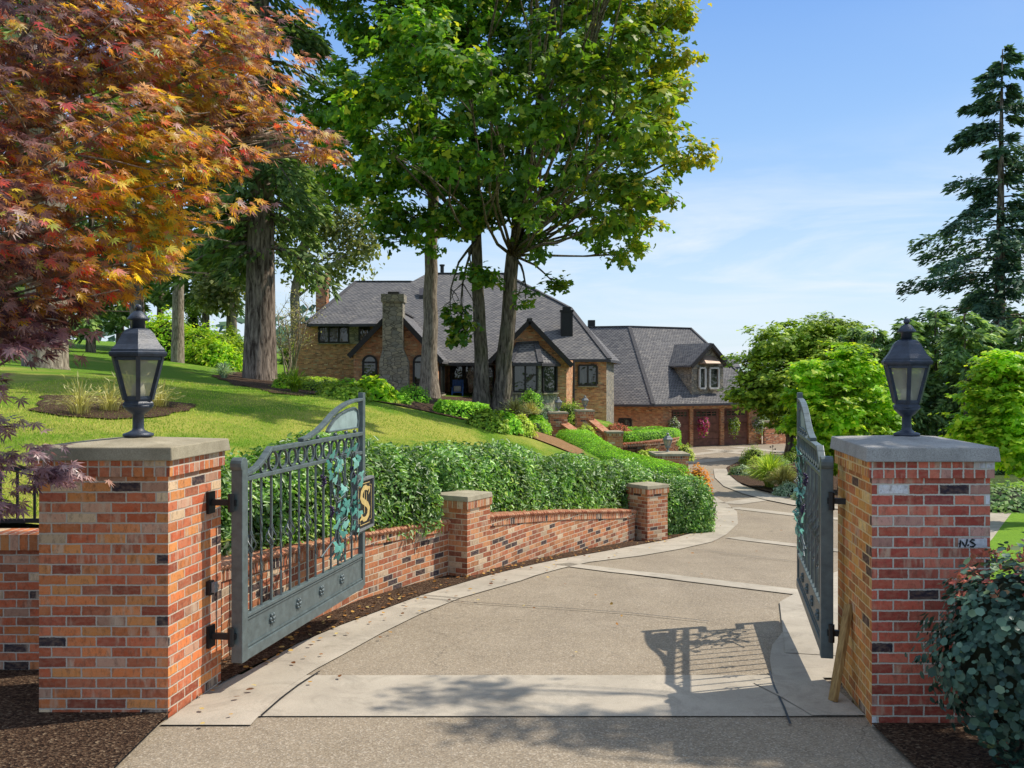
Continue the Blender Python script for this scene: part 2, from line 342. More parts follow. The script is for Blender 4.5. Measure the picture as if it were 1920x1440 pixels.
def woodmat():
    m, t = newmat('plank_wood')
    oc = t.n('ShaderNodeTexCoord').outputs['Object']
    n = t.noise(t.vmul(oc, (40, 40, 3)), 1, 5, .6, .6)
    c = t.ramp(n, [(.3, (.20, .11, .04)), (.6, (.38, .24, .09)), (.8, (.48, .33, .15))])
    fin(t, c, .75, t.bump(n, .4, .005), .25)
    m, t = newmat('window_glass')
    oc = t.n('ShaderNodeTexCoord').outputs['Object']
    n = t.noise(oc, 1.1, 3)
    cu = t.noise(t.vmul(oc, (3.5, 3.5, .6)), 1, 3)
    fin(t, t.ramp(cu, [(.45, (.012, .014, .013)), (.62, (.05, .055, .045)), (.72, (.16, .15, .12))]), .03, t.bump(n, .25, .08), .9)
    m, t = newmat('lamp_glass')
    oc = t.n('ShaderNodeTexCoord').outputs['Object']
    gl = t.n('ShaderNodeBsdfTransparent', inp={0: (.80, .79, .68, 1)})
    gs = t.n('ShaderNodeBsdfPrincipled', inp={'Base Color': (.62, .60, .48, 1), 'Roughness': .12, 'Specular IOR Level': .6})
    f = t.m('ADD', .18, t.m('MULTIPLY', t.noise(oc, 6), .45))
    mx = t.n('ShaderNodeMixShader', inp={0: f, 1: gl.outputs[0], 2: gs.outputs[0]})
    t.n('ShaderNodeOutputMaterial', inp={0: mx.outputs[0]})
woodmat()
M = MATS

# ---------------------------------------------------------------- mesh helpers
def orgs(o, parent):
    COL.objects.link(o)
    if parent is not None: o.parent = parent
def autouv(me):
    nl = len(me.loops)
    if nl == 0: return
    co_ = np.empty(len(me.vertices) * 3); me.vertices.foreach_get('co', co_); co_ = co_.reshape(-1, 3)
    vi = np.empty(nl, np.int32); me.loops.foreach_get('vertex_index', vi)
    nf = len(me.polygons); nn = np.empty(nf * 3); me.polygons.foreach_get('normal', nn); nn = nn.reshape(-1, 3)
    lt = np.empty(nf, np.int32); me.polygons.foreach_get('loop_total', lt)
    n = np.repeat(nn, lt, axis=0)
    t = np.stack([-n[:, 1], n[:, 0], np.zeros(nl)], 1); ln = np.linalg.norm(t, axis=1)
    flat = ln < .05
    t[flat] = (1, 0, 0); ln[flat] = 1; t /= ln[:, None]
    b = np.cross(n, t)
    p = co_[vi]
    uv = np.stack([(p * t).sum(1), (p * b).sum(1)], 1)
    l = me.uv_layers.new(name='UVMap'); l.data.foreach_set('uv', uv.ravel().astype(np.float32))
class MB:
    def __init__(s): s.v = []; s.f = []
    def add(s, vs, fs):
        k = len(s.v); s.v += [Vector(v) for v in vs]; s.f += [tuple(i + k for i in f) for f in fs]
    def poly(s, *pts): s.add(pts, [tuple(range(len(pts)))])
    def box(s, c, size, rot=None, mat=None):
        x, y, z = (a / 2 for a in size)
        vs = [Vector(p) for p in ((-x, -y, -z), (x, -y, -z), (x, y, -z), (-x, y, -z), (-x, -y, z), (x, -y, z), (x, y, z), (-x, y, z))]
        if rot is not None: vs = [rot @ v for v in vs]
        s.add([v + Vector(c) for v in vs], [(3, 2, 1, 0), (4, 5, 6, 7), (0, 1, 5, 4), (1, 2, 6, 5), (2, 3, 7, 6), (3, 0, 4, 7)])
    def prism(s, plan, z0, z1):          # plan: ccw xy points; z1 may be list
        n = len(plan); zt = z1 if isinstance(z1, (list, tuple)) else [z1] * n; zb = z0 if isinstance(z0, (list, tuple)) else [z0] * n
        s.add([(p[0], p[1], b) for p, b in zip(plan, zb)] + [(p[0], p[1], t) for p, t in zip(plan, zt)],
              [tuple(range(n))[::-1], tuple(range(n, 2 * n))] + [(i, (i + 1) % n, (i + 1) % n + n, i + n) for i in range(n)])
    def slab(s, pts, thick):             # roof polygon with thickness going down
        n = len(pts); pts = [Vector(p) for p in pts]
        nm = Vector((0, 0, 0))
        for i in range(n):
            a, b = pts[i], pts[(i + 1) % n]; nm += a.cross(b)
        if nm.z < 0: pts = pts[::-1]
        dn = Vector((0, 0, -thick))
        s.add(pts + [p + dn for p in pts], [tuple(range(n)), tuple(range(2 * n - 1, n - 1, -1))] + [((i + 1) % n, i, i + n, (i + 1) % n + n) for i in range(n)])
    def tube(s, pts, rad, n=8, cap=True, squash=None):
        pts = [Vector(p) for p in pts]; m = len(pts)
        if not isinstance(rad, (list, tuple)): rad = [rad] * m
        k = len(s.v); up = None
        for i, p in enumerate(pts):
            d = (pts[min(i + 1, m - 1)] - pts[max(i - 1, 0)])
            d = d.normalized() if d.length > 1e-9 else Vector((0, 0, 1))
            if up is None:
                a = Vector((1, 0, 0)) if abs(d.x) < .8 else Vector((0, 1, 0))
                up = d.cross(a).normalized()
            up = (up - d * up.dot(d)).normalized(); sd = d.cross(up)
            for j in range(n):
                t = 2 * math.pi * j / n
                s.v.append(p + (up * math.cos(t) + sd * math.sin(t)) * rad[i])
        for i in range(m - 1):
            for j in range(n):
                a, b = k + i * n + j, k + i * n + (j + 1) % n
                s.f.append((a, b, b + n, a + n))
        if cap:
            s.f.append(tuple(k + j for j in range(n))[::-1]); s.f.append(tuple(k + (m - 1) * n + j for j in range(n)))
    def bar(s, a, b, w, h, up=Vector((0, 0, 1))):    # rectangular bar from a to b
        a, b = Vector(a), Vector(b); d = (b - a).normalized()
        sd = d.cross(up)
        sd = sd.normalized() if sd.length > 1e-6 else Vector((1, 0, 0))
        u = sd.cross(d)
        q = [(-1, -1), (1, -1), (1, 1), (-1, 1)]
        s.add([p + sd * (x * w / 2) + u * (y * h / 2) for p in (a, b) for x, y in q],
              [(3, 2, 1, 0), (4, 5, 6, 7)] + [(i, (i + 1) % 4, (i + 1) % 4 + 4, i + 4) for i in range(4)])
    def lathe(s, prof_, c, n=24, off=0.0):
        k = len(s.v); c = Vector(c)
        for r, z in prof_:
            for j in range(n):
                t = 2 * math.pi * j / n + off
                s.v.append(c + Vector((r * math.cos(t), r * math.sin(t), z)))
        for i in range(len(prof_) - 1):
            for j in range(n):
                a, b = k + i * n + j, k + i * n + (j + 1) % n
                s.f.append((a, b, b + n, a + n))
        s.f.append(tuple(k + j for j in range(n))[::-1]); s.f.append(tuple(k + (len(prof_) - 1) * n + j for j in range(n)))
    def ball(s, c, r, n=8):
        s.lathe([(max(r * math.sin(math.pi * i / n), r * .02), -r * math.cos(math.pi * i / n)) for i in range(n + 1)], c, n * 2)
    def build(s, name, mat, parent=None, smooth=False, bevel=0, loc=None):
        o0 = Vector((0, 0, 0))
        if loc is not None: o0 = Vector(loc)
        elif parent is not None:
            q = parent
            while q is not None: o0 += Vector(q.location); q = q.parent
        me = bpy.data.meshes.new(name)
        me.from_pydata([tuple(v - o0) for v in s.v], [], s.f); me.update()
        autouv(me)
        me.materials.append(M[mat])
        if smooth: me.polygons.foreach_set('use_smooth', [True] * len(me.polygons))
        o = bpy.data.objects.new(name, me); orgs(o, parent)
        if loc is not None and parent is None: o.location = loc
        if bevel:
            b = o.modifiers.new('bevel', 'BEVEL'); b.width = bevel; b.segments = 2; b.limit_method = 'ANGLE'; b.angle_limit = math.radians(40)
        return o
def tag(o, label=None, cat=None, group=None, kind=None):
    if label: o['label'] = label
    if cat: o['category'] = cat
    if group: o['group'] = group
    if kind: o['kind'] = kind
    return o
def thing(name, label, cat, loc, group=None):
    o = bpy.data.objects.new(name, None); COL.objects.link(o); o.location = loc; o.empty_display_size = .2
    return tag(o, label, cat, group)
def copy_tree(o, parent=None):
    c = o.copy(); COL.objects.link(c); c.parent = parent
    for ch in list(o.children): copy_tree(ch, c)
    return c

# ---------------------------------------------------------------- leaves
def star(angs, lens, w, k=.42, droop=.12):
    v = []; f = []
    for a, l in zip(angs, lens):
        a = math.radians(a); d = np.array([math.cos(a), math.sin(a)]); s_ = np.array([-d[1], d[0]])
        i = len(v)
        for q, z in ((d * 0, 0), (d * l * k - s_ * w * l, -.02), (d * l, -droop * l), (d * l * k + s_ * w * l, -.02)):
            v.append((q[0], q[1], z))
        f.append((i, i + 1, i + 2, i + 3))
    return np.array(v), np.array(f)
TPL = {
 'diamond': (np.array([(0, 0, 0), (.45, -.5, .05), (1, 0, -.12), (.45, .5, .05)]), np.array([(0, 1, 2, 3)])),
 'fold': (np.array([(0, 0, 0), (1, 0, -.12), (.3, .5, .14), (.75, .36, .06), (.3, -.5, .14), (.75, -.36, .06)]), np.array([(0, 4, 5, 1), (0, 1, 3, 2)])),
 'round': (np.array([(0, 0, 0), (.25, .42, .06), (.75, .42, .05), (1, 0, 0), (.75, -.42, .05), (.25, -.42, .06)]), np.array([(0, 3, 2, 1), (0, 5, 4, 3)])),
 'palm7': star((-105, -68, -33, 0, 33, 68, 105), (.5, .75, .95, 1, .95, .75, .5), .105),
 'palm5': star((-80, -40, 0, 40, 80), (.65, .9, 1, .9, .65), .17),
 'mapl': star((-75, 0, 75), (.75, 1, .75), .40, .5, .15),
}
def unit(a):
    return a / np.maximum(np.linalg.norm(a, axis=-1, keepdims=True), 1e-9)
def leaves(name, pts, dirs, nrm, L, Wd, mat, parent=None, shape='diamond', rnd=None, loc=None):
    tv, tf = TPL[shape]; N = len(pts); k = len(tv); q = len(tf)
    o0 = np.zeros(3)
    if loc is not None: o0 = np.array(loc)
    elif parent is not None:
        p_ = parent
        while p_ is not None: o0 = o0 + np.array(p_.location); p_ = p_.parent
    dirs = unit(dirs); sd = unit(np.cross(nrm, dirs)); nr = np.cross(dirs, sd)
    L = np.broadcast_to(np.asarray(L, float), (N,)); Wd = np.broadcast_to(np.asarray(Wd, float), (N,))
    V = pts[:, None, :] + L[:, None, None] * tv[None, :, 0:1] * dirs[:, None, :] + Wd[:, None, None] * tv[None, :, 1:2] * sd[:, None, :] + L[:, None, None] * tv[None, :, 2:3] * nr[:, None, :]
    V = (V - o0).reshape(-1, 3).astype(np.float32)
    Fi = (tf[None] + (np.arange(N) * k)[:, None, None]).reshape(-1).astype(np.int32)
    me = bpy.data.meshes.new(name)
    me.vertices.add(len(V)); me.vertices.foreach_set('co', V.ravel())
    nf = N * q; me.loops.add(nf * 4); me.loops.foreach_set('vertex_index', Fi)
    me.polygons.add(nf); me.polygons.foreach_set('loop_start', np.arange(nf, dtype=np.int32) * 4)
    me.update(calc_edges=True)
    if rnd is None: rnd = RNG.random(N)
    a = me.attributes.new('rnd', 'FLOAT', 'FACE'); a.data.foreach_set('value', np.repeat(np.clip(rnd, 0, 1), q).astype(np.float32))
    me.materials.append(M[mat])
    o = bpy.data.objects.new(name, me); orgs(o, parent)
    if loc is not None and parent is None: o.location = loc
    return o
def rdir(n): return unit(RNG.normal(size=(n, 3)))
def orient(out, n, upw=.6, outw=.6, rw=.6, droop=.25):
    nr = unit(out * outw + np.array([0, 0, upw]) + rdir(n) * rw)
    d = rdir(n) + out * .5 + np.array([0, 0, -droop]); d = unit(d - nr * (d * nr).sum(1, keepdims=True))
    return d, nr
def clump_pts(clumps, twigs, per, spread, shell=.55, flat=.6):
    """clumps: (centre, (rx,ry,rz)); leaves gather round twig ends inside each ellipsoid"""
    P_, O_ = [], []
    vol = np.array([r[0] * r[1] * r[2] for c, r in clumps]) ** .75; vol = vol / vol.sum()
    for (c, r), w in zip(clumps, vol):
        nt = max(3, int(twigs * w)); c = np.array(c); r = np.array(r)
        u = rdir(nt); rad = (RNG.random(nt) * (1 - shell ** 3) + shell ** 3) ** (1 / 3)
        tw = c + u * rad[:, None] * r * (1 + .22 * RNG.normal(size=(nt, 1)))
        k = (per * (.4 + 1.2 * RNG.random(nt))).astype(int)
        idx = np.repeat(np.arange(nt), k); n = len(idx)
        off = RNG.normal(size=(n, 3)) * spread * np.array([1, 1, flat])
        P_.append(tw[idx] + off); O_.append(unit(u[idx] / r * r.mean() + .4 * unit(off)))
    return np.concatenate(P_), np.concatenate(O_)

def limb_path(a, b, bend=.15, n=7):
    a, b = Vector(a), Vector(b); L = (b - a).length
    side = Vector((random.uniform(-1, 1), random.uniform(-1, 1), random.uniform(-.2, .8))) * L * bend
    out = []
    for i in range(n):
        t = i / (n - 1)
        out.append(a.lerp(b, t) + side * math.sin(math.pi * t) + Vector((random.uniform(-1, 1), random.uniform(-1, 1), random.uniform(-1, 1))) * L * .012 * (0 < i < n - 1))
    return out
def taper(r0, r1, n): return [r0 + (r1 - r0) * (i / (n - 1)) ** .8 for i in range(n)]
def broadleaf(name, label, base, trunk_path, r0, clumps, twigs, per, spread, leafL, mat, bark_, shape='diamond', wr=.6, group=None, cat='tree', rfn=None, shell=.55, forks=True, rtop=.25, subs=3, zmin=-99, limb=.26, flat=.6):
    root = thing(name, label, cat, base, group)
    mb = MB(); tp = [Vector(p) for p in trunk_path]
    # resample
    pts = []
    for i in range(len(tp) - 1):
        for k in range(4): pts.append(tp[i].lerp(tp[i + 1], k / 4) + Vector((random.uniform(-1, 1), random.uniform(-1, 1), 0)) * r0 * .12 * (i + k > 0))
    pts.append(tp[-1])
    rr = taper(r0, r0 * rtop, len(pts)); rr[0] *= 1.3; rr[1] *= 1.08
    pts.insert(0, pts[0] - Vector((0, 0, .4))); rr.insert(0, rr[0] * 1.1)
    mb.tube(pts, rr, 14)
    for c, r in clumps:
        c = Vector(c)
        # leave the trunk a little lower than the clump
        best = min([i for i in range(2, len(pts)) if pts[i].z >= zmin] or [len(pts) - 1], key=lambda i: abs(pts[i].z - (c.z - (c - pts[i]).length * .55)))
        a = pts[best]
        lp = limb_path(a, c, .12)
        lr = min(rr[best] * .45, r0 * limb)
        if forks:
            mb.tube(lp, taper(lr, lr * .25, len(lp)), 7)
            for s_ in range(subs):
                u = Vector(rdir(1)[0]) ; u.z = abs(u.z) * .6 + .05
                e = c + Vector((u.x * r[0], u.y * r[1], u.z * r[2])) * .8
                st = lp[random.choice((3, 4, 5))]
                q = limb_path(st, e, .15, 5); mb.tube(q, taper(lr * .4, lr * .08, 5), 5)
    mb.build('trunk', bark_, root, True)
    p, o = clump_pts(clumps, twigs, per, spread, shell, flat)
    d, nr = orient(o, len(p), .6 if flat > .5 else 1.0)
    L = leafL * (.65 + .7 * RNG.random(len(p)))
    rn = rfn(p) if rfn else None
    leaves('crown', p, d, nr, L, L * wr * 1.0 if shape in ('diamond', 'fold', 'round') else L, mat, root, shape, rn)
    return root
def conifer(name, label, base, H, r0, zlo, Rmax, nbr, per, mat, bark_, sprayL=.45, droop=.35, group=None, lean=(0, 0), expo=.8, cat='tree', gap=0, azbias=None, tip=.3):
    root = thing(name, label, cat, base, group); b = Vector(base)
    mb = MB(); n = 14
    tp = [b + Vector((lean[0] * t + .05 * math.sin(5 * t), lean[1] * t, H * t - (.4 if t == 0 else 0))) for t in [i / (n - 1) for i in range(n)]]
    tr = [max(.03, r0 * (1 - .94 * i / (n - 1))) for i in range(n)]; tr[0] *= 1.45
    tp.insert(1, tp[0].lerp(tp[1], .18)); tr.insert(1, r0 * 1.06)
    mb.tube(tp, tr, 14)
    P_, D_, N_ = [], [], []
    for i in range(nbr):
        t = (i + random.random()) / nbr
        z = zlo + (H - zlo) * t
        f = (z / H)
        c = b + Vector((lean[0] * f, lean[1] * f, z))
        az = random.uniform(0, 2 * math.pi) if azbias is None or random.random() > .5 else random.gauss(azbias, .7)
        l = (Rmax * (1 - t) ** expo + tip) * random.uniform(.55, 1.12)
        if gap and random.random() < gap: l *= .45
        out = Vector((math.cos(az), math.sin(az), 0))
        m = 6; br = []
        for j in range(m):
            s_ = j / (m - 1)
            br.append(c + out * l * s_ + Vector((0, 0, l * (.12 * s_ - droop * s_ * s_ * 1.3 + .25 * droop * s_ ** 3))))
        mb.tube(br, taper(max(.015, tr[min(n, int(f * n))] * .22), .008, m), 4, False)
        k = int(per * (.35 + l / Rmax)); s_ = RNG.random(k) ** .75
        s_ = .10 + .9 * s_
        br_ = np.array([tuple(p) for p in br]); idx = np.clip(s_ * (m - 1), 0, m - 1.001); i0 = idx.astype(int); fr = (idx - i0)[:, None]
        pp = br_[i0] * (1 - fr) + br_[i0 + 1] * fr
        sidev = np.array([-out.y, out.x, 0]); w = RNG.normal(size=(k, 1)) * l * .13 * (1.15 - s_[:, None])
        pp = pp + sidev * w + np.array([0, 0, 1]) * (-np.abs(w) * .35 + RNG.normal(size=(k, 1)) * (.05 + .035 * l))
        dd = np.array([out.x, out.y, 0]) * .7 + sidev * np.sign(w) * RNG.random((k, 1)) + np.array([0, 0, -1]) * (droop * 1.2 * RNG.random((k, 1)) + .05) + rdir(k) * .25
        P_.append(pp); D_.append(dd); N_.append(np.array([0, 0, .7]) + rdir(k) * .8 + np.array([out.x, out.y, 0]) * .35)
    mb.build('trunk', bark_, root, True)
    pp = np.concatenate(P_); dd = np.concatenate(D_); nn = np.concatenate(N_)
    L = sprayL * (.6 + .8 * RNG.random(len(pp)))
    leaves('crown', pp, dd, nn, L, L * .34, mat, root, 'diamond')
    return root
def lawn_blob_pts(c, r, n, flatbase=True):
    u = rdir(n); u[:, 2] = np.abs(u[:, 2]) if flatbase else u[:, 2]
    lump = 1 + .12 * np.sin(u[:, 0] * 7 + c[0] * 3) * np.cos(u[:, 1] * 6 + c[1]) + .07 * RNG.normal(size=n)
    rad = (.82 + .18 * RNG.random(n)) * lump
    return np.array(c) + u * rad[:, None] * np.array(r), u
def core(mb, c, r, k=.8):                # dark twiggy core so that a bush is not see-through
    n, m = 8, 12; c = Vector(c)
    kk = len(mb.v)
    for i in range(n + 1):
        a = math.pi / 2 * i / n
        for j in range(m):
            t = 2 * math.pi * j / m
            q = k * (1 + .08 * math.sin(3 * t + i))
            mb.v.append(c + Vector((r[0] * math.cos(t) * math.cos(a) * q, r[1] * math.sin(t) * math.cos(a) * q, r[2] * math.sin(a) * q)))
    for i in range(n):
        for j in range(m):
            a, b = kk + i * m + j, kk + i * m + (j + 1) % m
            mb.f.append((a, b, b + m, a + m))
plain('twig_core', (.018, .024, .010), .95, .4, 9)
plain('hedge_core', (.05, .12, .012), .95, .5, 9)
def shrub(name, label, c, r, n, L, mat, wr=.6, group=None, shape='diamond', cat='shrub', rfn=None, droop=.1, corek=.8):
    root = thing(name, label, cat, c, group)
    mb = MB(); core(mb, c, r, corek); mb.build('stems', 'twig_core', root, True)
    p, o = lawn_blob_pts(c, r, n)
    d, nr = orient(o, n, .35, .9, .6, droop)
    LL = L * (.6 + .8 * RNG.random(n))
    leaves('foliage', p, d, nr, LL, LL * wr, mat, root, shape, rfn(p) if rfn else None)
    return root
def grass_clump(name, label, c, r, h, n, mat, plume=None, group=None, lean=.5, cat='ornamental grass', w=.022):
    root = thing(name, label, cat, c, group)
    c = np.array(c); az = RNG.random(n) * 2 * math.pi; out = np.stack([np.cos(az), np.sin(az), np.zeros(n)], 1)
    b = c + out * (RNG.random((n, 1)) * r * .25)
    sp = RNG.random((n, 1))
    segs = 3; prev = b; ln = h * (.6 + .5 * RNG.random(n))
    PP, DD, NN, LL, RR = [], [], [], [], []
    rn = RNG.random(n)
    for s_ in range(segs):
        tilt = sp * lean * (.3 + s_ * .85)
        d = unit(out * tilt * 1.6 + np.array([0, 0, 1.0]) * (1 - .55 * s_ * sp))
        l = ln / segs
        PP.append(prev); DD.append(d); NN.append(unit(np.cross(d, np.stack([-out[:, 1], out[:, 0], np.zeros(n)], 1)) + rdir(n) * .3)); LL.append(l * 1.25); RR.append(rn)
        prev = prev + d * l[:, None]
    leaves('blades', np.concatenate(PP), np.concatenate(DD), np.concatenate(NN), np.concatenate(LL), w, mat, root, 'diamond', np.concatenate(RR))
    if plume:
        k = max(8, n // 8); pe = prev[:k]; 
        leaves('plumes', pe, DD[-1][:k] + rdir(k) * .3, rdir(k), h * .22, h * .035, plume, root, 'diamond', .6 + .4 * RNG.random(k))
    return root
from mathutils.geometry import delaunay_2d_cdt
# ---------------------------------------------------------------- terrain
CP = [(-.8, 35, 1.06), (1.2, 54, .92), (-12.8, 56, 2.08), (-10.3, 38, 2.2), (-16, 45, 2.98), (-13, 26, 2.6), (-1.13, 18, .97), (-3.5, 17, 1.47),
      (1.6, 24, .30), (.62, 27, .735), (-4.5, 12, 1.50), (-5.6, 11, 1.60), (-2.8, 9.3, .95), (-2.0, 11.3, .62), (-.9, 13.6, .45), (2.4, 19.3, -.35),
      (3.9, 20.6, -.9), (4.1, 24, -.85), (4.2, 27, -.75), (4.1, 33, -.40), (4.4, 40, -.15), (5.4, 52, -.20), (-3.4, 8.3, 1.1), (-8, 8.3, 1.25),
      (-20, 9, 1.9), (-40, 12, 3.0), (-40, 40, 4.6), (-80, 60, 6), (-25, 70, 3.8), (0, 80, 2.2), (-30, 105, 5), (5, 100, 1), (-6.8, 16, 1.95), (-2, 45, 1.2), (-6, 47, 1.45), (-8, 30, 1.95), (1.86, 37.2, -.35), (3.0, 37.3, -.6), (2.0, 34.3, -.1), (.9, 33.5, .35), (2.5, 31, -.1), (1.2, 28, .5)]
def tps_fit(c):
    p = np.array([(a, b) for a, b, _ in c], float); z = np.array([d for *_, d in c], float); n = len(p)
    r = np.linalg.norm(p[:, None] - p[None], axis=2); K = np.where(r > 0, r * r * np.log(np.maximum(r, 1e-9)), 0) + np.eye(n) * 1.0
    A = np.zeros((n + 3, n + 3)); A[:n, :n] = K; A[:n, n] = 1; A[:n, n + 1:] = p; A[n, :n] = 1; A[n + 1:, :n] = p.T
    return p, np.linalg.solve(A, np.concatenate([z, np.zeros(3)]))
TP, TW = tps_fit(CP)
def LH(x, y):
    x = np.asarray(x, float); y = np.asarray(y, float)
    q = np.stack([x, y], -1); r = np.linalg.norm(q[..., None, :] - TP, axis=-1)
    K = np.where(r > 0, r * r * np.log(np.maximum(r, 1e-9)), 0)
    return K @ TW[:-3] + TW[-3] + TW[-2] * x + TW[-1] * y
def lh(x, y): return float(LH(np.array(x), np.array(y)))
def GL(px, py, d0=8.0, d1=110.0):         # photo point -> lawn surface
    ds = np.linspace(d0, d1, 2000)
    h = LH(PX(px, ds), ds); z = CAMZ - (py - HZ) / F * ds
    s = np.where(z <= h)[0]
    d = float(ds[s[0]]) if len(s) else d1
    return Vector((PX(px, d), d, lh(PX(px, d), d)))
vprof = np.vectorize(prof)
def drape(name, poly, zf, up, mat, res=.5, kind='structure', parent=None, jit=0):
    pl = [Vector((p[0], p[1])) for p in poly]
    bp = []
    for i in range(len(pl)):
        a, b = pl[i], pl[(i + 1) % len(pl)]; k = max(1, int((b - a).length / res))
        bp += [a.lerp(b, j / k) for j in range(k)]
    if jit:
        res_j = [Vector((p.x + random.uniform(-jit, jit), p.y + random.uniform(-jit, jit))) for p in bp]; bp = res_j
    nb = len(bp); ar = np.array([(p.x, p.y) for p in bp])
    x0, y0 = ar.min(0); x1, y1 = ar.max(0)
    gx, gy = np.meshgrid(np.arange(x0 + res / 2, x1, res), np.arange(y0 + res / 2, y1, res))
    g = np.stack([gx.ravel(), gy.ravel()], 1)
    # inside test
    ins = np.zeros(len(g), bool); j = nb - 1
    for i in range(nb):
        xi, yi = ar[i]; xj, yj = ar[j]
        c = ((yi > g[:, 1]) != (yj > g[:, 1])) & (g[:, 0] < (xj - xi) * (g[:, 1] - yi) / (yj - yi + 1e-12) + xi)
        ins ^= c; j = i
    vs = bp + [Vector(p) for p in g[ins]]
    r = delaunay_2d_cdt(vs, [], [list(range(nb))], 1, 1e-5)
    v2 = np.array([(p.x, p.y) for p in r[0]]); z = zf(v2[:, 0], v2[:, 1]) + up
    me = bpy.data.meshes.new(name); me.from_pydata([(a, b, c) for (a, b), c in zip(v2, z)], [], [f for f in r[2]]); me.update()
    if len(me.polygons) and sum(p.normal.z for p in me.polygons) < 0: me.flip_normals()
    autouv(me); me.materials.append(M[mat]); me.polygons.foreach_set('use_smooth', [True] * len(me.polygons))
    o = bpy.data.objects.new(name, me); orgs(o, parent)
    if kind: o['kind'] = kind
    return o
zp = lambda x, y: vprof(y)
# base sheet out to the horizon
mb = MB(); ys = [-60, 0, 7, 12.7, 18.5, 30, 45, 67, 90, 160, 2600]; xs = [-2600, -120, 120, 2600]
for i in range(len(ys) - 1):
    for j in range(3):
        q = [(xs[j], ys[i]), (xs[j + 1], ys[i]), (xs[j + 1], ys[i + 1]), (xs[j], ys[i + 1])]
        mb.poly(*[(a, b, prof(min(max(b, 0), 90)) - .06) for a, b in q])
tag(mb.build('ground', 'ground_cover'), kind='structure')
LAWN = [(-60, 8.05), (-3.1, 8.05), (-2.72, 8.4), (-2.05, 10.9), (-.95, 13.1), (.72, 16.0), (2.4, 18.75), (3.5, 19.9), (4.1, 21.5), (4.25, 24), (4.3, 27), (4.2, 34), (4.6, 40), (5.4, 52), (5.2, 60), (5, 110), (-90, 110), (-90, 8.05)]
drape('lawn', LAWN, LH, 0, 'lawn_grass', .8)

# ---- driveway
OUT = [(300, 1362), (425, 1283), (560, 1208), (640, 1174), (715, 1146), (790, 1118), (921, 1079), (1000, 1060), (1052, 1049), (1127, 1036), (1202, 1022), (1259, 1011), (1315, 996), (1340, 981), (1341, 965), (1336, 950)]
INN = [(470, 1362), (540, 1290), (590, 1258), (640, 1231), (715, 1189), (790, 1152), (865, 1122), (977, 1090), (1052, 1067), (1105, 1055), (1202, 1043), (1277, 1030), (1334, 1017), (1362, 1003), (1384, 982), (1382, 960), (1362, 944), (1338, 930)]
outw = [G(*p) for p in OUT]; innw = [G(*p) for p in INN]
left_edge = [Vector((-2.5, -3, 0)), Vector((-2.5, 6.5, 0))] + outw[1:] + [G(1322, 930), G(1300, 905), G(1278, 882), G(1285, 862), G(1262, 848), G(1245, 841)]
right_edge = [Vector((24, 80, 0)), Vector((26, 60, 0)), Vector((22, 45, 0)), Vector((17.0, 34, 0)), G(1908, 949), G(1882, 983), G(1857, 1017), Vector((6.0, 13.6, 0)), Vector((3.9, 10.5, 0)), Vector((3.0, 8.2, 0)), Vector((2.55, 7.0, 0)), Vector((2.55, 6.4, 0)), Vector((2.6, -3, 0))]
DRIVE = left_edge + [Vector((12, 80, 0))] + right_edge
drape('driveway', DRIVE, zp, 0, 'aggregate', .6)
def ribbon_poly(pts, w):                  # plan ribbon centred on pts
    pts = [Vector((p[0], p[1])) for p in pts]; L_, R_ = [], []
    for i, p in enumerate(pts):
        d = (pts[min(i + 1, len(pts) - 1)] - pts[max(i - 1, 0)]).normalized(); n = Vector((-d.y, d.x)) * w / 2
        L_.append(p + n); R_.append(p - n)
    return L_ + R_[::-1]
drape('kerb_border', outw + innw[::-1], zp, .012, 'concrete_band', .4)
def band(pxs, w, up=.012, nm='paving_band'):
    return drape(nm, ribbon_poly([G(*p) for p in pxs], w), zp, up, 'concrete_band', .4)
# broad threshold band between the pillars
ya, yb = G(900, 1268).y, G(900, 1345).y
drape('paving_band', [(-2.42, yb), (2.48, yb), (2.48, ya), (-1.75, ya), (-2.3, ya + .02)], zp, .010, 'concrete_band', .3)
# right hand pad beside the gate
pad = [G(1448, 1268), G(1443, 1240), G(1448, 1212), G(1470, 1185), G(1500, 1158), G(1560, 1118), Vector((3.6, 11, 0)), Vector((3.0, 8.2, 0)), Vector((2.66, 7.6, 0)), Vector((2.53, ya - .1, 0)), Vector((2.53, yb, 0)), Vector((2.15, yb, 0)), Vector((1.93, ya - .25, 0))]
drape('paving_band', pad, zp, .017, 'concrete_band', .3)
band([(1052, 1058), (1160, 1072), (1300, 1088), (1500, 1112), (1640, 1128)], .36)
band([(1375, 1008), (1500, 1024), (1700, 1048), (1850, 1062)], .42)
band([(1372, 952), (1500, 967), (1700, 985), (1900, 1000)], .55)
band([(1366, 945), (1440, 934), (1505, 926), (1560, 921)], .8)
band([(1290, 868), (1345, 862), (1420, 855), (1520, 852)], 1.3)
band([(1330, 842), (1390, 850), (1450, 856)], 1.2)
band([(1378, 838), (1450, 846), (1530, 852)], 1.1)
band([(1250, 858), (1330, 849), (1400, 843)], 1.0)
# joints sawn across the drive
def joint(pxs): 
    o = drape('paving_joint', ribbon_poly([G(*p) for p in pxs], .016), zp, .020, 'black_iron', .3)
joint([(1443, 1262), (1452, 1292), (1470, 1330), (1482, 1362)]); joint([(740, 1118), (880, 1132), (1040, 1142), (1180, 1152), (1330, 1168)]); 
joint([(490, 1346), (560, 1288), (600, 1262)]); joint([(790, 1118), (862, 1124)]); joint([(1290, 1030), (1500, 1056)])
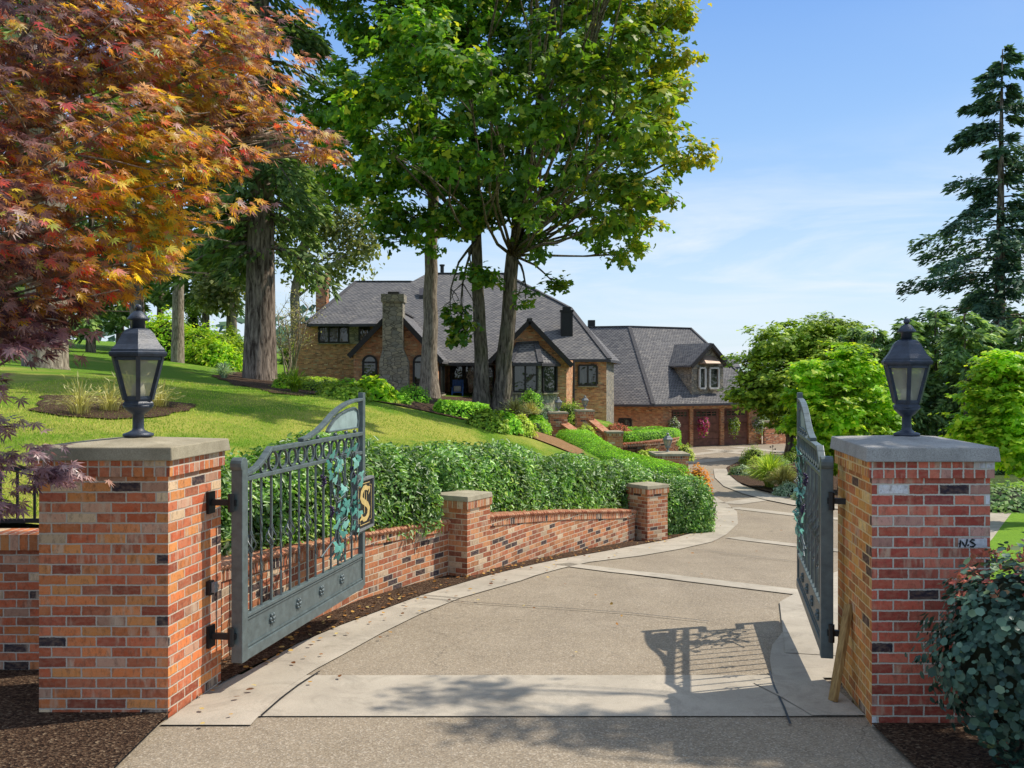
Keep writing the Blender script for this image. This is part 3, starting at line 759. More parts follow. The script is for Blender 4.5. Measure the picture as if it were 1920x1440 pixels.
# mulch along the foot of the wall
WALLP = [(-2.60, 7.9), (-2.50, 8.3), (-1.80, 10.9), (-.70, 12.95), (.86, 15.6), (2.55, 18.55), (3.3, 19.2)]
drape('mulch_strip', [Vector((-2.33, 7.40, 0)), Vector((-2.9, 7.5, 0)), Vector((-2.65, 8.3, 0))] + [Vector((a - .1, b, 0)) for a, b in WALLP[2:]] + [Vector((3.9, 20.4, 0)), Vector((4.6, 23.0, 0)), G(1334, 948)] + outw[::-1][1:-2], zp, .02, 'mulch', .3)
drape('planting_bed', [(4.0, 20.5), (4.7, 22.5), (6.4, 31), (7.4, 38), (8.0, 45), (8.6, 55), (4.6, 55), (4.2, 40), (4.2, 27)], zp, .03, 'mulch', .8)
drape('planting_bed', [(-9, 3), (-2.44, 3), (-2.44, 6.7), (-2.9, 6.66), (-3.36, 6.66), (-3.38, 7.72), (-9, 7.72)], zp, .05, 'mulch', .3)
drape('planting_bed', [(2.5, 3), (9, 3), (9, 7.9), (3.4, 7.7), (3.36, 6.5), (2.5, 6.5)], zp, .03, 'mulch', .4)
# lawn to the right of the drive
drape('side_lawn', [(4.2, 7.8), (30, 7.8), (40, 40), (24, 42), (17.2, 34), tuple(G(1908, 949))[:2], tuple(G(1882, 983))[:2], tuple(G(1857, 1017))[:2], (6.1, 13.5), (4.0, 10.4)], zp, .03, 'lawn_right', .8)
drape('kerb_border', ribbon_poly([(2.9, 8.3), (3.5, 10.6), (5.6, 13.9), tuple(G(1838, 1017))[:2], tuple(G(1862, 983))[:2], tuple(G(1884, 952))[:2], (16.3, 34), (21.5, 45)], .9), zp, .022, 'concrete_band', .5)
# island bed in the turning court
ISL = [(1362, 878), (1368, 892), (1385, 906), (1420, 919), (1460, 929), (1510, 938), (1580, 944), (1640, 930), (1640, 872), (1540, 855), (1450, 853), (1395, 862)]
islw = [G(*p) for p in ISL]
drape('planting_bed', islw, zp, .06, 'mulch', .5)
drape('kerb_border', ribbon_poly([G(*p) for p in [(1352, 880), (1357, 897), (1376, 913), (1414, 927), (1456, 938), (1508, 948), (1590, 955)]], .75), zp, .03, 'concrete_band', .5)
# mulch beds on the lawn
def bed(pxs, mat='mulch', up=.03, res=.6): drape('mulch_bed', [GL(*p) for p in pxs], LH, up * .7, mat, res * .6, jit=.11)
bed([(60, 770), (120, 782), (220, 790), (300, 786), (350, 772), (362, 758), (300, 752), (200, 745), (90, 742)])
bed([(395, 706), (430, 718), (470, 728), (520, 739), (575, 744), (600, 740), (600, 722), (520, 708), (440, 698)])
bed([(560, 740), (640, 742), (700, 752), (780, 768), (835, 780), (890, 792), (935, 808), (985, 818), (1005, 808), (1015, 775), (960, 748), (900, 745), (800, 742), (700, 730), (600, 722)])
bed([(946, 809), (985, 818), (1017, 829), (1049, 841), (1084, 857), (1096, 855), (1080, 836), (1066, 822), (1042, 812), (1015, 806), (990, 798), (968, 801)], 'mulch_tan', .05, .4)

PAL_BOUNCE = [(0, (.50, .20, .04)), (.2, (.42, .14, .035)), (.42, (.56, .27, .06)), (.62, (.46, .17, .045)), (.80, (.62, .40, .14)), (.88, (.10, .06, .04)), (.93, (.38, .12, .04))]  # red brick palette shifted to yellow, painting in bounce light on the jamb
brick_mat('brick_pillar_bounce', PAL_BOUNCE, mortar=(.50, .38, .20)); brick_mat('brick_soldier_bounce', PAL_BOUNCE, mortar=(.50, .38, .20), bw=.079, bh=.3, stagger=False)
# ---------------------------------------------------------------- brick gate pillars
def offset_quad(q, e):
    c = sum((Vector(p) for p in q), Vector((0, 0))) / len(q)
    out = []
    n = len(q)
    for i in range(n):
        a, b, d = Vector(q[i - 1]), Vector(q[i]), Vector(q[(i + 1) % n])
        n1 = (b - a).normalized(); n1 = Vector((n1.y, -n1.x)); n2 = (d - b).normalized(); n2 = Vector((n2.y, -n2.x))
        m_ = (n1 + n2); m_ = m_ / (1 + n1.dot(n2)); out.append(b + m_ * e)
    return out
def pillar(name, label, quad, ztop, mats, cat='pillar', capmat='cap_stone', capt=.095, over=.055, z0=-.3, group=None, sold=.115, apex=.05):
    q = [Vector(p) for p in quad]; c = sum(q, Vector((0, 0))) / 4
    root = thing(name, label, cat, (c.x, c.y, max(z0, z0 + .3)), group)
    mb = MB(); mb.prism(q, z0, ztop - sold); mb.build('shaft', mats[0], root)
    mb = MB(); mb.prism(offset_quad(q, .022), ztop - sold, ztop); mb.build('soldier_course', mats[1], root)
    oq = offset_quad(q, over); tq = offset_quad(q, over - .012)
    mb = MB(); n = 4
    vs = [(p.x, p.y, ztop) for p in oq] + [(p.x, p.y, ztop + capt) for p in tq] + [(c.x, c.y, ztop + capt + apex)]
    mb.add(vs, [(3, 2, 1, 0)] + [(i, (i + 1) % 4, (i + 1) % 4 + 4, i + 4) for i in range(4)] + [(4 + i, 4 + (i + 1) % 4, 8) for i in range(4)])
    mb.build('cap', capmat, root, bevel=.008)
    return root, c
QL = [(-3.37, 6.65), (-2.45, 6.65), (-2.33, 7.47), (-3.27, 7.47)]
QR = [(2.51, 6.51), (3.335, 6.51), (3.42, 7.59), (2.65, 7.59)]
plL, cL = pillar('gate_pillar', 'large brick gate pillar on the left with brown stone cap and sunlit side', QL, 1.845, ('brick_pillar', 'brick_soldier'))
plR, cR = pillar('gate_pillar', 'large red brick gate pillar on the right with grey stone cap behind the blue green bush', QR, 1.85, ('brick_pillar_red', 'brick_soldier_red'), capmat='cap_stone_grey', capt=.10)
# painted marks on one white brick of the right pillar
mb = MB(); bx0, bz0 = 3.11, 1.245; yf = 6.51
mb.box((3.212, yf - .001, bz0 + .036), (.20, .006, .062)); br = mb.build('painted_brick', 'brick_white', plR)
mb = MB()
def stroke(mb_, pts, w, yv, u=Vector((1, 0, 0)), up=Vector((0, 0, 1)), o=Vector((0, 0, 0)), n=Vector((0, -1, 0)), t=.002):
    for (a, b) in zip(pts[:-1], pts[1:]):
        A = o + u * a[0] + up * a[1]; B = o + u * b[0] + up * b[1]
        mb_.bar(A, B, t, w, up=(B - A).normalized().cross(n)) if (B - A).length > 1e-6 else None
def strokes(mb_, pts, ws, o, u, up, n, t=.002):     # ribbon of varying width
    pts = [Vector(p) for p in pts]; k = len(pts); A = []; B = []
    for i, p in enumerate(pts):
        d = (pts[min(i + 1, k - 1)] - pts[max(i - 1, 0)]).normalized(); s_ = Vector((-d.y, d.x)) * ws[i] / 2
        for q, dst in ((p + s_, A), (p - s_, B)): dst.append(o + u * q.x + up * q.y + n * t)
    for i in range(k - 1): mb_.poly(A[i], A[i + 1], B[i + 1], B[i])
oo = Vector((3.112, yf - .006, 1.250)); ux, uz, un = Vector((1, 0, 0)), Vector((0, 0, 1)), Vector((0, -1, 0))
strokes(mb, [(.008, .002), (.014, .052), (.03, .03), (.045, .006), (.055, .034), (.06, .06)], [.012, .012, .014, .014, .012, .012], oo, ux, uz, un)
strokes(mb, [(.112, .052), (.092, .056), (.08, .044), (.098, .032), (.116, .02), (.1, .006), (.078, .008)], [.01, .013, .013, .014, .013, .013, .01], oo, ux, uz, un, .003)
strokes(mb, [(.0, .03), (.012, .026)], [.012, .014], oo, ux, uz, un, .004); strokes(mb, [(.06, .012), (.07, .022)], [.012, .01], oo, ux, uz, un, .004)
mb.build('painted_letters', 'black_iron', br)
# small sensor box on the left pillar
nL = Vector((.82, -.12, 0)).normalized(); uL = Vector((.12, .82, 0)).normalized()
def onL(t, z, out=0): return Vector((-2.45 + .12 * t, 6.65 + .82 * t, z)) + nL * out
p0 = onL(.73, .80)
sb = thing('gate_sensor', 'small black sensor box on the sunlit side of the left brick pillar', 'sensor', p0)
rotL = Matrix((uL, nL, Vector((0, 0, 1)))).transposed()
mb = MB(); mb.box(p0 + nL * .02, (.075, .04, .11), rotL); mb.build('back_plate', 'black_iron', sb, bevel=.006)
mb = MB(); mb.box(p0 + nL * .055 + Vector((0, 0, .005)), (.05, .035, .08), rotL); mb.build('lens_housing', 'metal_grey', sb, bevel=.006)

# ---------------------------------------------------------------- lanterns on the pillars
def lantern(label, c, rot, s=1.0, parts=True, name='pillar_lantern', group=None, mat='lamp_paint', rs=1.0):
    c = Vector(c); root = thing(name, label, 'lantern', c, group)
    H6 = 6; q_ = s * rs
    mb = MB(); mb.lathe([(.128 * q_, 0), (.128 * q_, .018 * s), (.085 * q_, .03 * s), (.052 * q_, .045 * s), (.047 * q_, .06 * s), (.047 * q_, .155 * s), (.062 * q_, .165 * s), (.085 * q_, .178 * s), (.118 * q_, .205 * s), (.128 * q_, .225 * s)], c, 20)
    mb.build('base', mat, root, True)
    mb = MB()
    mb.lathe([(.10 * q_, .224 * s), (.142 * q_, .226 * s), (.142 * q_, .24 * s), (.128 * q_, .252 * s), (.13 * q_, .266 * s), (.10 * q_, .270 * s)], c, H6, rot)
    r0, r1, z0, z1 = .122 * q_, .222 * q_, .266 * s, .575 * s
    for k in range(6):
        a = rot + k * math.pi / 3; d = Vector((math.cos(a), math.sin(a), 0))
        mb.bar(c + d * r0 + Vector((0, 0, z0)), c + d * r1 + Vector((0, 0, z1)), .03 * s, .026 * s, up=d)
    for (rr, zz, h) in ((r0, z0 + .012 * s, .022), (r1 * .985, z1 - .012 * s, .03)):
        for k in range(6):
            a, b = rot + k * math.pi / 3, rot + (k + 1) * math.pi / 3
            mb.bar(c + Vector((math.cos(a) * rr, math.sin(a) * rr, zz)), c + Vector((math.cos(b) * rr, math.sin(b) * rr, zz)), .02 * s, h * s)
    mb.build('cage', mat, root)
    mb = MB(); mb.lathe([(.20 * q_, .565 * s), (.262 * q_, .575 * s), (.270 * q_, .592 * s), (.270 * q_, .604 * s), (.252 * q_, .612 * s), (.250 * q_, .624 * s), (.240 * q_, .632 * s), (.205 * q_, .662 * s), (.175 * q_, .70 * s), (.150 * q_, .738 * s), (.115 * q_, .766 * s), (.085 * q_, .777 * s)], c, H6, rot)
    mb.build('roof', mat, root)
    mb = MB(); mb.lathe([(.055 * q_, .775 * s), (.055 * q_, .832 * s), (.09 * q_, .838 * s), (.092 * q_, .848 * s), (.072 * q_, .868 * s), (.05 * q_, .892 * s), (.03 * q_, .902 * s), (.018 * q_, .908 * s)], c, 16); mb.ball(c + Vector((0, 0, .928 * s)), .026 * s, 7)
    mb.build('finial', mat, root, True)
    for k in range(6):
        a, b = rot + k * math.pi / 3, rot + (k + 1) * math.pi / 3
        q0, q1 = r0 - .006 * q_, r1 - .008 * q_
        f = lambda r, t, z: c + Vector((math.cos(t) * r, math.sin(t) * r, z))
        mb = MB(); mb.poly(f(q0, a, z0 + .004), f(q0, b, z0 + .004), f(q1, b, z1 - .006), f(q1, a, z1 - .006)); mb.build('glass_pane', 'lamp_glass', root)
    mb = MB(); mb.lathe([(.055 * q_, .27 * s), (.06 * q_, .32 * s), (.045 * q_, .375 * s), (.02 * q_, .385 * s)], c, 14); mb.build('bulb', 'bulb_white', root, True)
    return root
lantern('dark weathered post lantern standing on the left gate pillar', (cL.x + .02, cL.y + .02, 1.845 + .095 + .048), math.atan2(-7, 2.75), s=1.05, rs=.83)
lantern('dark blue black post lantern standing on the right gate pillar', (PX(1700, cR.y), cR.y, 1.85 + .10 + .044), math.atan2(-7, -2.98) + math.radians(7), s=.93, rs=.79)

# ---------------------------------------------------------------- wall left of the left pillar with iron fence
w_ = thing('side_wall', 'low shaded brick wall running left from the left gate pillar', 'wall', (-5.5, 7.85, 0))
mb = MB(); mb.prism([(-9, 7.75), (-3.28, 7.75), (-3.28, 8.02), (-9, 8.02)], -.2, 1.0); mb.build('wall_body', 'brick_pillar', w_)
mb = MB(); mb.prism([(-9, 7.72), (-3.28, 7.72), (-3.28, 8.04), (-9, 8.04)], 1.0, 1.13); mb.build('soldier_course', 'brick_soldier', w_)
f_ = thing('iron_fence', 'black iron railing on top of the low brick wall by the maple', 'fence', (-5.5, 7.88, 1.13))
mb = MB()
for z in (1.22, 1.66): mb.bar((-9, 7.88, z), (-3.27, 7.88, z), .03, .035)
mb.build('rail', 'black_iron', f_)
for k in range(40):
    x = -3.45 - k * .145
    mb = MB(); mb.bar((x, 7.88, 1.22), (x, 7.88, 1.66), .018, .018, up=Vector((1, 0, 0))); mb.build('picket', 'black_iron', f_)

# ---------------------------------------------------------------- low retaining walls and posts
def wallrun(label, path, ztop, th=.30, name='retaining_wall', mats=('brick_low_wall', 'brick_low_soldier'), base=-.4, step=.079, cope='coping_brick', copd=.38, soldh=.105, zb=None):
    p = [Vector(a) for a in path]; zt = list(ztop)
    c = p[len(p) // 2]; root = thing(name, label, 'wall', (c.x, c.y, zt[len(p) // 2] - .7))
    mbA, mbB = MB(), MB()
    rows = []
    for i, a in enumerate(p):
        d = (p[min(i + 1, len(p) - 1)] - p[max(i - 1, 0)]).normalized(); n = Vector((d.y, -d.x))   # n towards the drive (right of travel)
        rows.append((a, n))
    def sheet(mb_, o0, o1, za, zb_):
        for i in range(len(p) - 1):
            (a, n), (b, m_) = rows[i], rows[i + 1]
            q = [a + n * o0, b + m_ * o0, b + m_ * o1, a + n * o1]
            mb_.prism([q[0], q[1], q[2], q[3]], [za[i], za[i + 1], za[i + 1], za[i]], [zb_[i], zb_[i + 1], zb_[i + 1], zb_[i]])
    bz = [z - soldh for z in zt]; lo = [z + base if zb is None else b for z, b in zip(zt, zb or zt)]
    sheet(mbA, 0, -th, [z - 1.2 for z in zt] if zb is None else zb, bz)
    mbA.build('wall_body', mats[0], root)
    sheet(mbB, .015, -th - .015, bz, zt); mbB.build('soldier_course', mats[1], root)
    mc = MB()
    for i in range(len(p) - 1):
        (a, n), (b, m_) = rows[i], rows[i + 1]; L = (b - a).length; k = int(L / step)
        for j in range(k):
            t = (j + .5) / k; q = a.lerp(b, t); nn = n.lerp(m_, t).normalized(); z = zt[i] + (zt[i + 1] - zt[i]) * t
            s_ = random.uniform(-.006, .006)
            A = q + nn * (.045 + s_); B = q - nn * (th + .045)
            zz = z + .022 + random.uniform(-.003, .003)
            mc.tube([(A.x, A.y, zz - .012), (A.x - nn.x * .02, A.y - nn.y * .02, zz), (B.x, B.y, zz)], [.026, .0365, .0365], 8)
    mc.build('coping', cope, root, False)
    return root
m_, t_ = newmat('coping_brick'); oc_ = t_.n('ShaderNodeTexCoord').outputs['Object']; n_ = t_.noise(oc_, 9, 2)
fin(t_, t_.ramp(n_, [(.3, (.30, .10, .05)), (.48, (.46, .20, .11)), (.6, (.52, .30, .18)), (.75, (.38, .14, .07))]), .85, t_.bump(t_.noise(oc_, 60), .4, .01), .2)
w0 = [(-2.60, 7.6), (-2.52, 8.3), (-2.17, 9.6), (-1.80, 10.9), (-1.25, 12.05), (-.78, 12.85)]
wallrun('low curved brick retaining wall between the left gate leaf and the first brick post', w0, [.80, .74, .64, .54, .46, .42])
w1 = [(-.36, 13.3), (.18, 14.45), (.86, 15.75), (1.6, 17.0), (2.42, 18.35)]
wallrun('low curved brick retaining wall between the two short brick posts', w1, [.39, .26, .10, -.08, -.27])
def quad_from(near, u, w, v, l):
    near = Vector(near); u = Vector(u).normalized(); v = Vector(v).normalized()
    q = [near, near + u * w, near + u * w + v * l, near + v * l]
    return q
pillar('brick_post', 'short brick post with flat stone cap nearest the gate along the low wall', quad_from((PX(876, 12.55), 12.55), (.494, .869), .60, (-.869, .494), .60), .735, ('brick_low_wall', 'brick_low_soldier'), 'post', 'cap_stone', .07, .03, -1.2, sold=.10, apex=.02)
pillar('brick_post', 'short brick post with flat stone cap by the rounded end of the laurel hedge', quad_from((PX(1214, 18.2), 18.2), (.8, .6), .56, (-.6, .8), .56), PZ(918, 18.2), ('brick_low_wall', 'brick_low_soldier'), 'post', 'cap_stone', .07, .03, -1.8, sold=.10, apex=.02)

# plank against the right pillar
pa, pb = Vector((2.40, 6.98, .012)), Vector((2.575, 7.13, .70))
r_ = thing('wood_plank', 'weathered wooden board leaning against the right brick pillar', 'plank', pa)
mb = MB(); mb.bar(pa, pb, .035, .085, up=Vector((.2, -1, .1)).normalized()); mb.build('board', 'plank_wood', r_, bevel=.004)

# ---------------------------------------------------------------- gates
def gate(A, B, nrm, label, sign, seed):
    rnd = random.Random(seed)
    A = Vector((A[0], A[1], 0)); B = Vector((B[0], B[1], 0)); u = (B - A); LN = u.length; u.normalize(); n = Vector(nrm).normalized(); n = (n - u * n.dot(u)).normalized()
    Z = Vector((0, 0, 1)); sc = LN / 2.42
    root = thing('gate_leaf', label, 'gate', A)
    def g(s, z, o=0): return A + u * (s * sc) + Z * z + n * o
    ip = 'iron_paint'
    mb = MB()
    mb.bar(g(0, .21), g(0, 1.74), .095, .095, up=u)
    mb.tube([g(-.01, 1.75, -.048), g(-.01, 1.75, .048)], .058, 14)          # scroll on the hinge post
    mb.bar(g(2.405, 1.36), g(2.405, 2.26), .055, .075, up=u)
    mb.bar(g(2.20, 1.385), g(2.39, 1.385), .06, .05); mb.bar(g(2.205, .84), g(2.205, 1.41), .05, .05, up=u)
    mb.bar(g(2.20, .815), g(2.44, .815), .06, .05); mb.bar(g(2.405, .22), g(2.405, .79), .055, .07, up=u)
    mb.bar(g(.05, .25), g(2.37, .25), .075, .085); mb.bar(g(.05, .55), g(2.37, .55), .055, .03)
    mb.bar(g(.05, 1.63), g(2.37, 1.63), .05, .035); mb.bar(g(.47, 1.83), g(2.37, 1.83), .06, .038)
    sw = [(.03, 1.66), (.14, 1.675), (.25, 1.705), (.34, 1.75), (.41, 1.80), (.48, 1.845)]
    for a, b in zip(sw[:-1], sw[1:]): mb.bar(g(*a), g(*b), .06, .03)
    cr = [(1.02, 1.865), (1.18, 1.885), (1.34, 1.925), (1.50, 1.985), (1.66, 2.06), (1.82, 2.115), (1.98, 2.155), (2.16, 2.18), (2.38, 2.19)]
    for a, b in zip(cr[:-1], cr[1:]): mb.bar(g(*a), g(*b), .06, .03)
    cr2 = [(1.62, 1.95), (1.74, 2.02), (1.88, 2.065), (2.04, 2.095), (2.20, 2.11), (2.28, 2.08), (2.30, 1.98), (2.28, 1.90), (1.56, 1.90)]
    for a, b in zip(cr2, cr2[1:] + cr2[:1]): mb.bar(g(*a), g(*b), .035, .016)
    for s_ in (1.36, 1.75, 2.0, 2.22): mb.ball(g(s_, 1.865), .02, 5)
    mb.build('frame', ip, root, bevel=.005)
    mb = MB(); pts = [g(a, b, .002) for a, b in cr2]; pk = [g(a, b, -.004) for a, b in cr2]
    c0, c1 = g(2.0, 1.98, .002), g(2.0, 1.98, -.004)
    for i in range(len(pts)):
        j = (i + 1) % len(pts); mb.poly(pts[i], pts[j], c0); mb.poly(pk[j], pk[i], c1)
    mb.build('crest_panel', 'iron_pale', root)
    mb = MB(); mb.add([g(.05, .285, .012), g(2.37, .285, .012), g(2.37, .535, .012), g(.05, .535, .012), g(.05, .285, -.012), g(2.37, .285, -.012), g(2.37, .535, -.012), g(.05, .535, -.012)], [(0, 1, 2, 3), (7, 6, 5, 4), (0, 4, 5, 1), (3, 2, 6, 7)])
    for z in (.305, .52):
        mb.bar(g(.06, z, .016), g(2.36, z, .016), .012, .012)
    mb.build('lower_panel', ip, root)
    for s_ in (.48, .95, 1.41, 1.87):
        mb = MB(); c = g(s_, .415, .018)
        for k in range(6):
            a = k * math.pi / 3; q = c + (u * math.cos(a) + Z * math.sin(a)) * .035
            mb.ball(q, .017, 4)
        mb.ball(c + n * .008, .018, 5); mb.build('rosette', ip, root, True)
    for k in range(1, 14):
        s_ = .165 * k
        if s_ > 2.19: s_ = 2.205 - .02
        mb = MB()
        if k % 2 == 0:                                # twisted bar
            m = 26; vs = []
            for i in range(m):
                z = .56 + (1.615 - .56) * i / (m - 1); a = i * .55 if 5 < i < 21 else 0
                vs.append([g(s_, z) + (u * math.cos(a + q * math.pi / 2) + n * math.sin(a + q * math.pi / 2)) * .0115 for q in range(4)])
            k0 = 0
            for i in range(m - 1):
                for q in range(4): mb.poly(vs[i][q], vs[i][(q + 1) % 4], vs[i + 1][(q + 1) % 4], vs[i + 1][q])
        else:
            mb.bar(g(s_, .56), g(s_, 1.615), .017, .017, up=u)
        b_ = mb.build('bar', ip, root)
        if k in (1, 3, 5, 7):
            mb = MB()
            for w in range(4):
                pts = []
                for i in range(11):
                    t = i / 10; a = w * math.pi / 2 + t * 2.6; r = .036 * math.sin(math.pi * t) + .006
                    pts.append(g(s_, 1.02 + .16 * t) + (u * math.cos(a) + n * math.sin(a)) * r)
                mb.tube(pts, .006, 5, False)
            mb.tube([g(s_, 1.00), g(s_, 1.025)], .016, 6); mb.tube([g(s_, 1.175), g(s_, 1.20)], .016, 6)
            mb.build('basket_twist', ip, b_)
    for k in range(11):
        s_ = .52 + k * .172
        mb = MB(); m = 20; R_ = .078
        for i in range(m):
            a, b = 2 * math.pi * i / m, 2 * math.pi * (i + 1) / m
            mb.bar(g(s_ + R_ * math.cos(a) / sc, 1.73 + R_ * math.sin(a)), g(s_ + R_ * math.cos(b) / sc, 1.73 + R_ * math.sin(b)), .022, .013)
        mb.build('ring', ip, root)
    mb = MB(); m = 16
    for i in range(m):
        a, b = 2 * math.pi * i / m, 2 * math.pi * (i + 1) / m
        mb.bar(g(.36 + .045 * math.cos(a), 1.69 + .04 * math.sin(a)), g(.36 + .045 * math.cos(b), 1.69 + .04 * math.sin(b)), .022, .012)
    mb.build('ring', ip, root)
    for z in (.42, 1.46):                              # hinge
        mb = MB(); mb.bar(g(-.05, z), g(-.05, z) - u * .02 - n * .19, .04, .045); mb.tube([g(-.075, z - .07, -.03), g(-.075, z + .07, -.03)], .024, 8)
        mb.box(g(-.075, z, -.03) - n * .17, (.02, .10, .17), Matrix((n, u, Z)).transposed()); mb.build('hinge', 'black_iron', root)
    # grape vine worked in metal
    mb = MB(); lp, ld = [], []
    for q in range(7):
        s_ = 1.40 + .13 * q + rnd.uniform(-.05, .05); z = rnd.uniform(.60, .85); pts = [g(s_, z, .03)]
        dirs = rnd.uniform(-.5, .3)
        for i in range(9):
            s_ += dirs * .07 + rnd.uniform(-.07, .07); z += rnd.uniform(.06, .15); s_ = min(2.34, max(1.45 + .25 * (z < 1.0), s_)); z = min(z, 1.66)
            pts.append(g(s_, z, .03 + rnd.uniform(-.012, .03)))
            for e in range(1 if rnd.random() < .85 else 0):
                lp.append(pts[-1] + u * rnd.uniform(-.09, .09) + Z * rnd.uniform(-.07, .07) + n * .025); ld.append(-Z * .9 + u * rnd.uniform(-.9, .9))
            if rnd.random() < .5:
                e_ = pts[-1] + u * rnd.uniform(-.2, .2) + Z * rnd.uniform(-.12, .1); mb.tube([pts[-1], pts[-1].lerp(e_, .5) + n * .03, e_], .005, 5, False)
        mb.tube(pts, .009, 6, False)
    mb.build('vine_stem', 'iron_paint', root, True)
    lp = np.array([tuple(p) for p in lp]); ld = np.array([tuple(p) for p in ld]); nn = np.tile(np.array(n), (len(lp), 1)) + RNG.normal(size=(len(lp), 3)) * .25
    Ls = .055 + .045 * RNG.random(len(lp))
    leaves('vine_leaves', lp, ld, nn, Ls, Ls * 1.25, 'leaf_copper', root, 'mapl')
    for s_, z in ((1.42, 1.50), (1.62, 1.18), (1.95, 1.05), (2.1, 1.5)):
        mb = MB()
        for i in range(12):
            t = i / 11; mb.ball(g(s_ + rnd.uniform(-.035, .035) * (1 - t * .8), z - .1 * t, .03 + rnd.uniform(-.015, .02)), .014, 4)
        mb.build('grape_bunch', 'grape', root, True)
    if sign:
        mb = MB(); s0, s1, z0, z1 = 2.19, 2.62, .83, 1.35; o1 = .035
        mb.prism([(0, 0)] * 0 or [(g(s0, 0, o1).x, g(s0, 0, o1).y), (g(s1, 0, o1).x, g(s1, 0, o1).y), (g(s1, 0, o1 - .03).x, g(s1, 0, o1 - .03).y), (g(s0, 0, o1 - .03).x, g(s0, 0, o1 - .03).y)][::-1], z0, z1)
        pl = mb.build('sign_plate', 'sign_black', root)
        mb = MB()
        for a, b in (((s0, z0), (s1, z0)), ((s1, z0), (s1, z1)), ((s1, z1), (s0, z1)), ((s0, z1), (s0, z0))): mb.bar(g(*a, o1 - .01), g(*b, o1 - .01), .05, .025)
        mb.build('sign_frame', 'metal_grey', pl)
        mb = MB(); e = .045; k = .045
        rect = [(s0 + e + k, z0 + e), (s1 - e - k, z0 + e), (s1 - e - k, z0 + e + k * .7), (s1 - e, z0 + e + k * .7), (s1 - e, z1 - e - k * .7), (s1 - e - k, z1 - e - k * .7), (s1 - e - k, z1 - e), (s0 + e + k, z1 - e), (s0 + e + k, z1 - e - k * .7), (s0 + e, z1 - e - k * .7), (s0 + e, z0 + e + k * .7), (s0 + e + k, z0 + e + k * .7)]
        strokes(mb, rect + [rect[0]], [.008] * 13, g(0, 0, o1), u * sc, Z, n, .003)
        mb.build('sign_border', 'brass', pl)
        mb = MB(); o_ = g((s0 + s1) / 2, (z0 + z1) / 2, o1)
        U, V_ = u * sc * 1.0, Z
        # blackletter S
        strokes(mb, [(.125, .165), (.07, .15), (.02, .17), (-.035, .165), (-.085, .125), (-.10, .075), (-.07, .04), (-.01, .012), (.06, -.02), (.10, -.065), (.085, -.125), (.035, -.16), (-.03, -.165), (-.08, -.14), (-.14, -.165)],
                [.014, .045, .055, .055, .062, .066, .064, .066, .066, .066, .06, .055, .05, .042, .012], o_, U, V_, n, .003)
        strokes(mb, [(.125, .165), (.115, .12), (.085, .085)], [.028, .024, .006], o_, U, V_, n, .0035)
        strokes(mb, [(-.12, -.055), (-.095, -.10), (-.08, -.14)], [.006, .03, .03], o_, U, V_, n, .0035)
        strokes(mb, [(-.02, .135), (-.02, .06), (-.02, -.01), (-.02, -.10)], [.010, .014, .014, .010], o_, U, V_, n, .004)
        strokes(mb, [(.035, .12), (.035, .03), (.03, -.02)], [.008, .012, .008], o_, U, V_, n, .004)
        mb.build('sign_letter', 'brass', pl)
    return root
gate((-2.13, 7.30), (-1.585, 9.88), (2.36, -.54, 0), 'open left wrought iron gate leaf with grape vine and gold letter sign', True, 3)
gate((2.50, 7.42), (3.06, 9.93), (-2.35, .52, 0), 'open right wrought iron gate leaf seen nearly edge on beside the red pillar', False, 5)

# right pillar jamb: warm bounce light painted into the brick colour
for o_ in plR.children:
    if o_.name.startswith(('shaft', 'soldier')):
        me = o_.data; me.materials.append(M['brick_pillar_bounce' if o_.name.startswith('shaft') else 'brick_soldier_bounce'])
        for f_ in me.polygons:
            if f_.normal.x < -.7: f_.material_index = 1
plain('roof_cap', (.085, .082, .085), .85, .5, 12, 0, .2)
# ---------------------------------------------------------------- house
HB = (0, 52, 0)
house = thing('brick_house', 'large brick house with steep dark shingle roofs, stone chimney and garage wing', 'house', HB)
def vw(mb, a, b, z0, z1):                 # vertical wall between plan points, facing right-hand side of a->b reversed (towards camera for left-to-right)
    a, b = Vector(a), Vector(b)
    za, zb_ = z1 if isinstance(z1, tuple) else (z1, z1)
    mb.poly((a.x, a.y, z0), (b.x, b.y, z0), (b.x, b.y, zb_), (a.x, a.y, za))
def pp(px, d): return Vector((PX(px, d), d))
BW, ST = MB(), MB()
# left wing (two storeys)
a, b = pp(553, 55), pp(700, 55)
vw(BW, a, b, -1, PZ(605, 54.3)); vw(BW, a + Vector((.3, 14)), a, -1, PZ(605, 54.3))
# gable A
gA0, gA1 = pp(663, 46), pp(819, 46); apex = P(740, 580, 46.02)
zA0 = PZ(664, 46)
BW.poly((gA0.x, 46, -1), (gA1.x, 46, -1), (gA1.x, 46, PZ(668, 46)), (apex.x, 46, apex.z - .12), (gA0.x, 46, PZ(659, 46)))
vw(BW, (gA0.x, 55), gA0, -1, zA0); vw(BW, gA1, (gA1.x + .05, 54), -1, PZ(668, 46))
# porch back wall and bay wing
vw(BW, (gA1.x, 53.5), pp(945, 53.5), -1, 3.6)
gB0, gB1 = pp(932, 47.5), pp(1062, 47.5); apB = P(993, 601, 47.52)
BW.poly((gB0.x, 47.5, -1), (gB1.x, 47.5, -1), (gB1.x, 47.5, PZ(672, 47.5)), (apB.x, 47.5, apB.z - .12), (gB0.x, 47.5, PZ(664, 47.5)))
vw(BW, (gB0.x, 54), gB0, -1, 3.2); vw(BW, gB1, pp(1076, 50.6), -1, 3.15)
